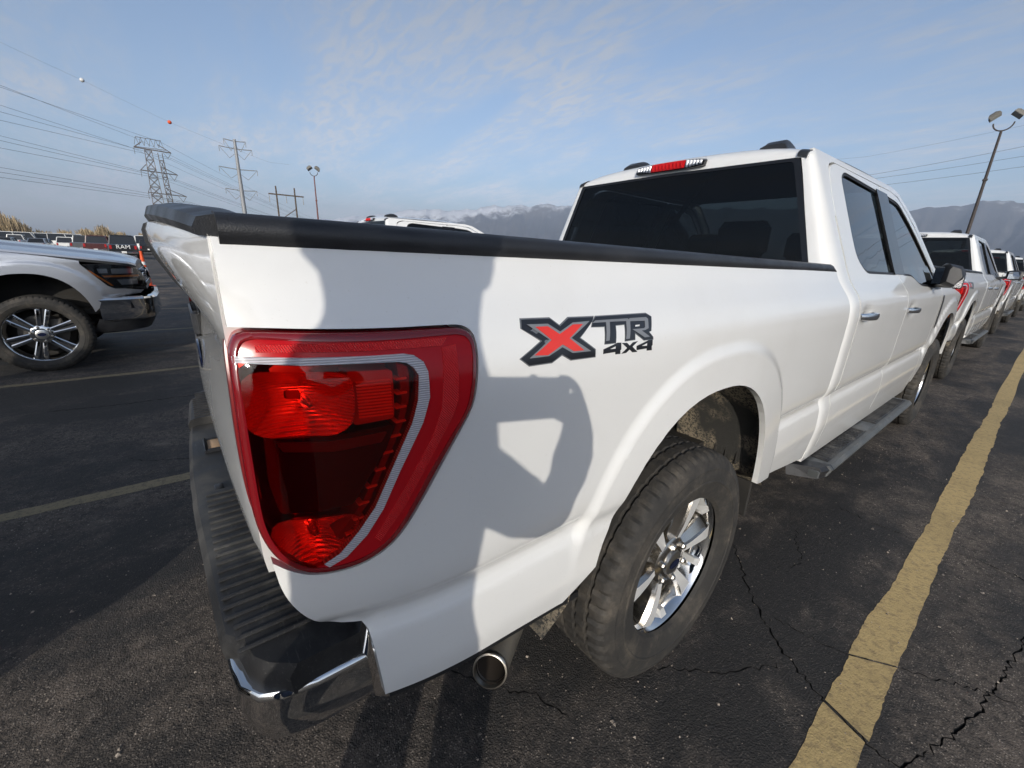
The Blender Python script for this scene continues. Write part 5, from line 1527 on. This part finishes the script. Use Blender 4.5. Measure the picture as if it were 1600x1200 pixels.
far = [('pickup', REDCAR, 95.3, 66, 'dark red pickup truck just left of the black pickup in the far row'), ('van', FARWHITE, 90.9, 92, 'white van beyond the traffic cone in the far row'), ('suv', BLACKCAR, 91.6, 74, 'black car right of the black pickup in the far row'),
       ('van', FARWHITE, 97.1, 112, 'long white van behind the far rows, nearest the black pickup'), ('van', FARWHITE, 99.0, 118, 'white van behind the far rows, second from the left'), ('van', FARWHITE, 100.2, 116, 'white van behind the far rows, leftmost'),
       ('pickup', GREYCAR, 96.2, 72, 'grey pickup truck two left of the black pickup in the far row')]
for kd, mt, az, D, lb in far:
    q = at(az, D); far_vehicle(kd, mt, (q[0], q[1], 0), math.radians(180 if kd != 'van' else 95), lb, 'vehicles in the far rows')
k_ = 0
cols = [(BLUECAR, 'blue grey'), (GREYCAR, 'dark grey'), (FARWHITE, 'white'), (BLACKCAR, 'black'), (SILVER, 'silver')]
for row, D in enumerate((88, 104, 122, 146)):
    for az in np.arange(95.4 if row < 2 else 94.0, 102.0, 160 / D * 1.02):
        mt, cn = cols[(k_ * 7 + row * 3) % 5]; kd = ('suv', 'car', 'pickup', 'suv', 'car')[(k_ * 3 + row) % 5]; k_ += 1
        q = at(float(az) + .25 * row, D)
        if row == 1 and az < 97: continue
        far_vehicle(kd, mt, (q[0], q[1], 0), math.radians(180 + random.uniform(-2, 2)), 'small %s %s parked in the far rows seen over the silver hood' % (cn, {'suv': 'sport utility car', 'car': 'sedan', 'pickup': 'pickup'}[kd]), 'far %s %s' % (cn, kd))

_by = {}
for o_ in [x for x in COL.objects if x.parent is None and str(x.get('label', '')).startswith('small ')]: _by.setdefault(o_['label'], []).append(o_)
for lb, os_ in _by.items():
    if len(os_) < 2: continue
    os_.sort(key=lambda q_: math.atan2(-(q_.location.x - CX), q_.location.y - CY), reverse=True)
    for i_, o_ in enumerate(os_): o_['label'] = lb.replace('in the far rows seen over the silver hood', 'in far rows,').replace('in far rows,', 'in far rows, ' + '%s of its kind' % ['leftmost', 'second from left', 'third from left', 'fourth from left', 'fifth from left'][min(i_, 4)])
# dry reeds along the edge of the lot
STRAW = principled('dry_reeds', (.30, .225, .12), .9)
_t = NT(STRAW); _v = _t.coord(); _t.set('Base Color', _t.mix(_t.ramp(_t.noise(_v, .35, 5), .35, .65), (.26, .20, .13), (.50, .39, .24)))
rv, rf = [], []
for i in range(26000):
    az = random.uniform(84, 106); D = random.uniform(128, 158)
    hh = 1.9 + .9 * fbm1(az * 3.0, 4, 5) + (2.6 * math.exp(-((az - 101.2) / 1.3) ** 2)) + .7 * math.exp(-((az - 95.5) / 1.8) ** 2)
    hh = max(.6, hh + 1.0) * random.uniform(.55, 1.08)
    p = at(az, D); w_ = random.uniform(.03, .075); a = random.uniform(0, 6.28); lx, ly = random.gauss(0, .28), random.gauss(0, .28)
    b = len(rv); c, s_ = math.cos(a) * w_, math.sin(a) * w_
    rv += [(p[0] - c, p[1] - s_, 0), (p[0] + c, p[1] + s_, 0), (p[0] + lx + c * .4, p[1] + ly + s_ * .4, hh), (p[0] + lx - c * .9, p[1] + ly - s_ * .9, hh * .97)]
    rf.append((b, b + 1, b + 2, b + 3))
o = mk('dry_reeds', (rv, rf), STRAW, None, False); tag(o, 'tan dry reeds along the far edge of the lot', 'reeds', kind='stuff')
# ------------------------------------------------------------------ the photographer, standing behind the lens
JACKET = principled('jacket_cloth', (.035, .045, .06), .9)
JEANS = principled('denim', (.05, .07, .12), .9)
BOOT = principled('boot_leather', (.06, .045, .03), .7)
SKIN = principled('skin', (.50, .30, .22), .5)
HAT = principled('knit_hat', (.05, .05, .055), .95)
HAIR = principled('hair', (.03, .02, .015), .7)
PHONE = principled('phone_body', (.02, .02, .022), .3)
_H = Vector((math.sin(SUN_AZ), -math.cos(SUN_AZ), 0)); _R = Vector((math.cos(SUN_AZ), math.sin(SUN_AZ), 0))
def pp(r, h, z): return Vector((CX, CY, 0)) + _R * r + _H * h + Vector((0, 0, z))
base = pp(-.28, .42, 0)
J = {}; E_ = []
def jn(n, r, h, z, rx, ry=None, par=None):
    J[n] = (pp(r, h, z) - base, rx, ry or rx)
    if par: E_.append((par, n))
jn('pelvis', -.245, .42, .97, .135, .125)
jn('waist', -.205, .42, 1.12, .115, .13, 'pelvis')
jn('chest', -.195, .41, 1.33, .112, .15, 'waist')
jn('collar', -.200, .405, 1.46, .090, .095, 'chest')
jn('neck', -.185, .40, 1.555, .118, .10, 'collar')
jn('jaw', -.19, .385, 1.605, .122, .105, 'neck')
jn('face', -.20, .375, 1.68, .120, .118, 'jaw')
jn('brow', -.20, .38, 1.75, .116, .118, 'face')
jn('crown', -.20, .39, 1.815, .075, .075, 'brow')
jn('rsh', -.140, .37, 1.375, .072, .072, 'collar')
jn('relb', .045, .26, 1.130, .064, .064, 'rsh')
jn('rwri', .098, .085, 1.275, .046, .046, 'relb')
jn('rpalm', .088, .055, 1.335, .030, .036, 'rwri')
for n, ch in (('i', [(.088, .030, 1.372), (.070, .022, 1.390), (.045, .018, 1.392)]), ('m', [(.094, .028, 1.352), (.082, .020, 1.358), (.068, .016, 1.356)]), ('r', [(.096, .028, 1.335), (.084, .018, 1.336), (.070, .014, 1.334)]),
              ('p', [(.094, .030, 1.318), (.083, .020, 1.314), (.070, .016, 1.312)]), ('t', [(.070, .050, 1.318), (.052, .036, 1.322), (.036, .028, 1.332)])):
    pr = 'rpalm'
    for k_, c in enumerate(ch):
        jn(n + str(k_), *c, .0105 - .0012 * k_, None, pr); pr = n + str(k_)
jn('lsh', -.235, .50, 1.40, .072, .072, 'collar')
jn('lelb', -.275, .56, 1.12, .06, .06, 'lsh')
jn('lwri', -.330, .48, .92, .042, .042, 'lelb')
jn('lpalm', -.340, .455, .855, .028, .032, 'lwri')
for n, ch in (('li', [(-0.324, 0.440, 0.805), (-0.320, 0.440, 0.770)]), ('lm', [(-0.336, 0.443, 0.798), (-0.334, 0.445, 0.758)]), ('lr', [(-0.348, 0.447, 0.800), (-0.348, 0.451, 0.762)]), ('lp', [(-0.360, 0.455, 0.808), (-0.360, 0.459, 0.776)]), ('lt', [(-0.320, 0.425, 0.840), (-0.314, 0.413, 0.812)])):
    pr = 'lpalm'
    for k_, c in enumerate(ch):
        jn(n + str(k_), *c, .0105 - .0012 * k_, None, pr); pr = n + str(k_)
for sg, nm, hx, kx, ax in ((1, 'r', -.185, -.165, -.150), (-1, 'l', -.355, -.385, -.415)):
    jn(nm + 'hip', hx, .42, .88, .115, .115, 'pelvis')
    jn(nm + 'knee', kx, .39, .50, .092, .092, nm + 'hip')
    jn(nm + 'shin', (kx + ax) / 2, .42, .28, .088, .088, nm + 'knee')
    jn(nm + 'ank', ax, .44, .09, .062, .062, nm + 'shin')
    jn(nm + 'ball', ax + .012 * sg, .32, .050, .050, .046, nm + 'ank')
    jn(nm + 'toe', ax + .018 * sg, .24, .042, .036, .036, nm + 'ball')
names = list(J); idx = {n: i for i, n in enumerate(names)}
me = bpy.data.meshes.new('body'); me.from_pydata([tuple(J[n][0]) for n in names], [(idx[a], idx[b]) for a, b in E_], [])
tmp = bpy.data.objects.new('body_tmp', me); COL.objects.link(tmp)
md = tmp.modifiers.new('skin', 'SKIN'); md.use_smooth_shade = True
for i, n in enumerate(names):
    sv_ = me.skin_vertices[0].data[i]; sv_.radius = (J[n][1], J[n][2]); sv_.use_root = (n == 'pelvis')
ms = tmp.modifiers.new('sub', 'SUBSURF'); ms.levels = 2; ms.render_levels = 2
dg = bpy.context.evaluated_depsgraph_get(); dg.update()
bm_ = bpy.data.meshes.new_from_object(tmp.evaluated_get(dg)); bpy.data.objects.remove(tmp)
zmin = min(v.co.z for v in bm_.vertices)
for v in bm_.vertices: v.co.z -= zmin
from mathutils import noise as mnoise
for v in bm_.vertices:                            # folds in the cloth
    if .14 < v.co.z < 1.52 and (v.co - J['rpalm'][0]).length > .11 and (v.co - J['lpalm'][0]).length > .12:
        v.co += v.normal * (.020 * mnoise.noise(v.co * 7.0) + .010 * mnoise.noise(v.co * 18.0))
bm_.materials.clear()
for m in (JACKET, JEANS, BOOT, SKIN): bm_.materials.append(m)
hand = J['rpalm'][0]; hand2 = J['lpalm'][0]
for p in bm_.polygons:
    c = p.center; p.use_smooth = True
    if c.z > 1.625: p.material_index = 3
    elif (c - hand).length < .075 or (c.z < .915 and c.z > .74 and (c - hand2).length < .13): p.material_index = 3
    elif c.z < .13: p.material_index = 2
    elif c.z < .93 and (c - hand2).length > .16: p.material_index = 1
    else: p.material_index = 0
per = empty('person', base); tag(per, 'person in a dark jacket, jeans and knit hat holding a phone, behind the camera', 'person')
bo = bpy.data.objects.new('body', bm_); link(bo, per)
fc = J['face'][0]; fw = -_H
hv = lathe([(.105 * math.cos(t) * 1.0, .128 * math.sin(t) + 1e-4) for t in np.linspace(math.pi * .52, 0, 10)], 26, 'z')
mk('knit_hat', join(move(hv, tuple(J['brow'][0] + Vector((0, 0, -.005)))), move(lathe([(-.035, .131), (-.03, .136), (.012, .136), (.018, .130)], 26, 'z'), tuple(J['brow'][0])),
   move(lathe([(.03 * math.cos(t), .03 * math.sin(t) + 1e-4) for t in np.linspace(math.pi, 0, 8)], 12, 'z'), tuple(J['brow'][0] + Vector((0, 0, .12))))), HAT, per)
mk('hair', move(lathe([(.02, .124), (-.06, .120), (-.085, .10)], 20, 'z', SUN_AZ - math.pi * .95 + math.pi * .0, SUN_AZ + math.pi * .05), tuple(fc + Vector((0, 0, .03)))), HAIR, per)
EYE = principled('eye_white', (.8, .8, .78), .2); IRIS = principled('iris', (.05, .03, .02), .2)
def ball(c, r, n=14): return move(lathe([(r * math.cos(t), r * math.sin(t) + 1e-5) for t in np.linspace(math.pi, 0, n // 2 + 1)], n, 'z'), tuple(c))
for s_ in (-1, 1):
    c = fc + fw * .098 + _R * .036 * s_ + Vector((0, 0, .022))
    mk('eye', ball(c, .015), EYE, per); mk('iris', ball(c + fw * .009, .0075), IRIS, per)
    mk('ear', xform(ball((0, 0, 0), .032), lambda p, s_=s_: tuple(fc + _R * (.112 * s_ + p[0] * .35) - fw * p[1] * .6 + Vector((0, 0, p[2])))), SKIN, per)
mk('nose', loft([[tuple(fc + fw * (.10 + o) + _R * q * w_ + Vector((0, 0, z))) for q in (-1, -.4, .4, 1)] for o, w_, z in ((.004, .008, .025), (.018, .011, .0), (.026, .016, -.018), (.008, .014, -.028))]), SKIN, per)
mk('mouth', loft([[tuple(fc + fw * (.100 + o) + _R * q * .028 + Vector((0, 0, -.055 + dz))) for q in (-1, -.3, .3, 1)] for o, dz in ((.0, .007), (.010, .004), (.010, -.004), (.0, -.008))]), principled('lips', (.42, .16, .13), .5), per)
# phone, just behind the lens
ph = empty('phone', (CX, CY, CZ)); ph.rotation_euler = M.to_euler(); tag(ph, 'dark phone held sideways in the raised right hand', 'phone')
mk('phone_case', box((-.006, -.035, .020), (.152, .078, .009), .004), PHONE, ph)
mk('phone_screen', box((-.006, -.035, .0252), (.146, .072, .001)), BLACKGLOSS, ph, False)
mk('lens_ring', move(lathe([(.0155, .009), (.012, .009), (.012, .006), (.0145, .0005)], 20, 'z'), (0, 0, 0)), SATIN, ph)
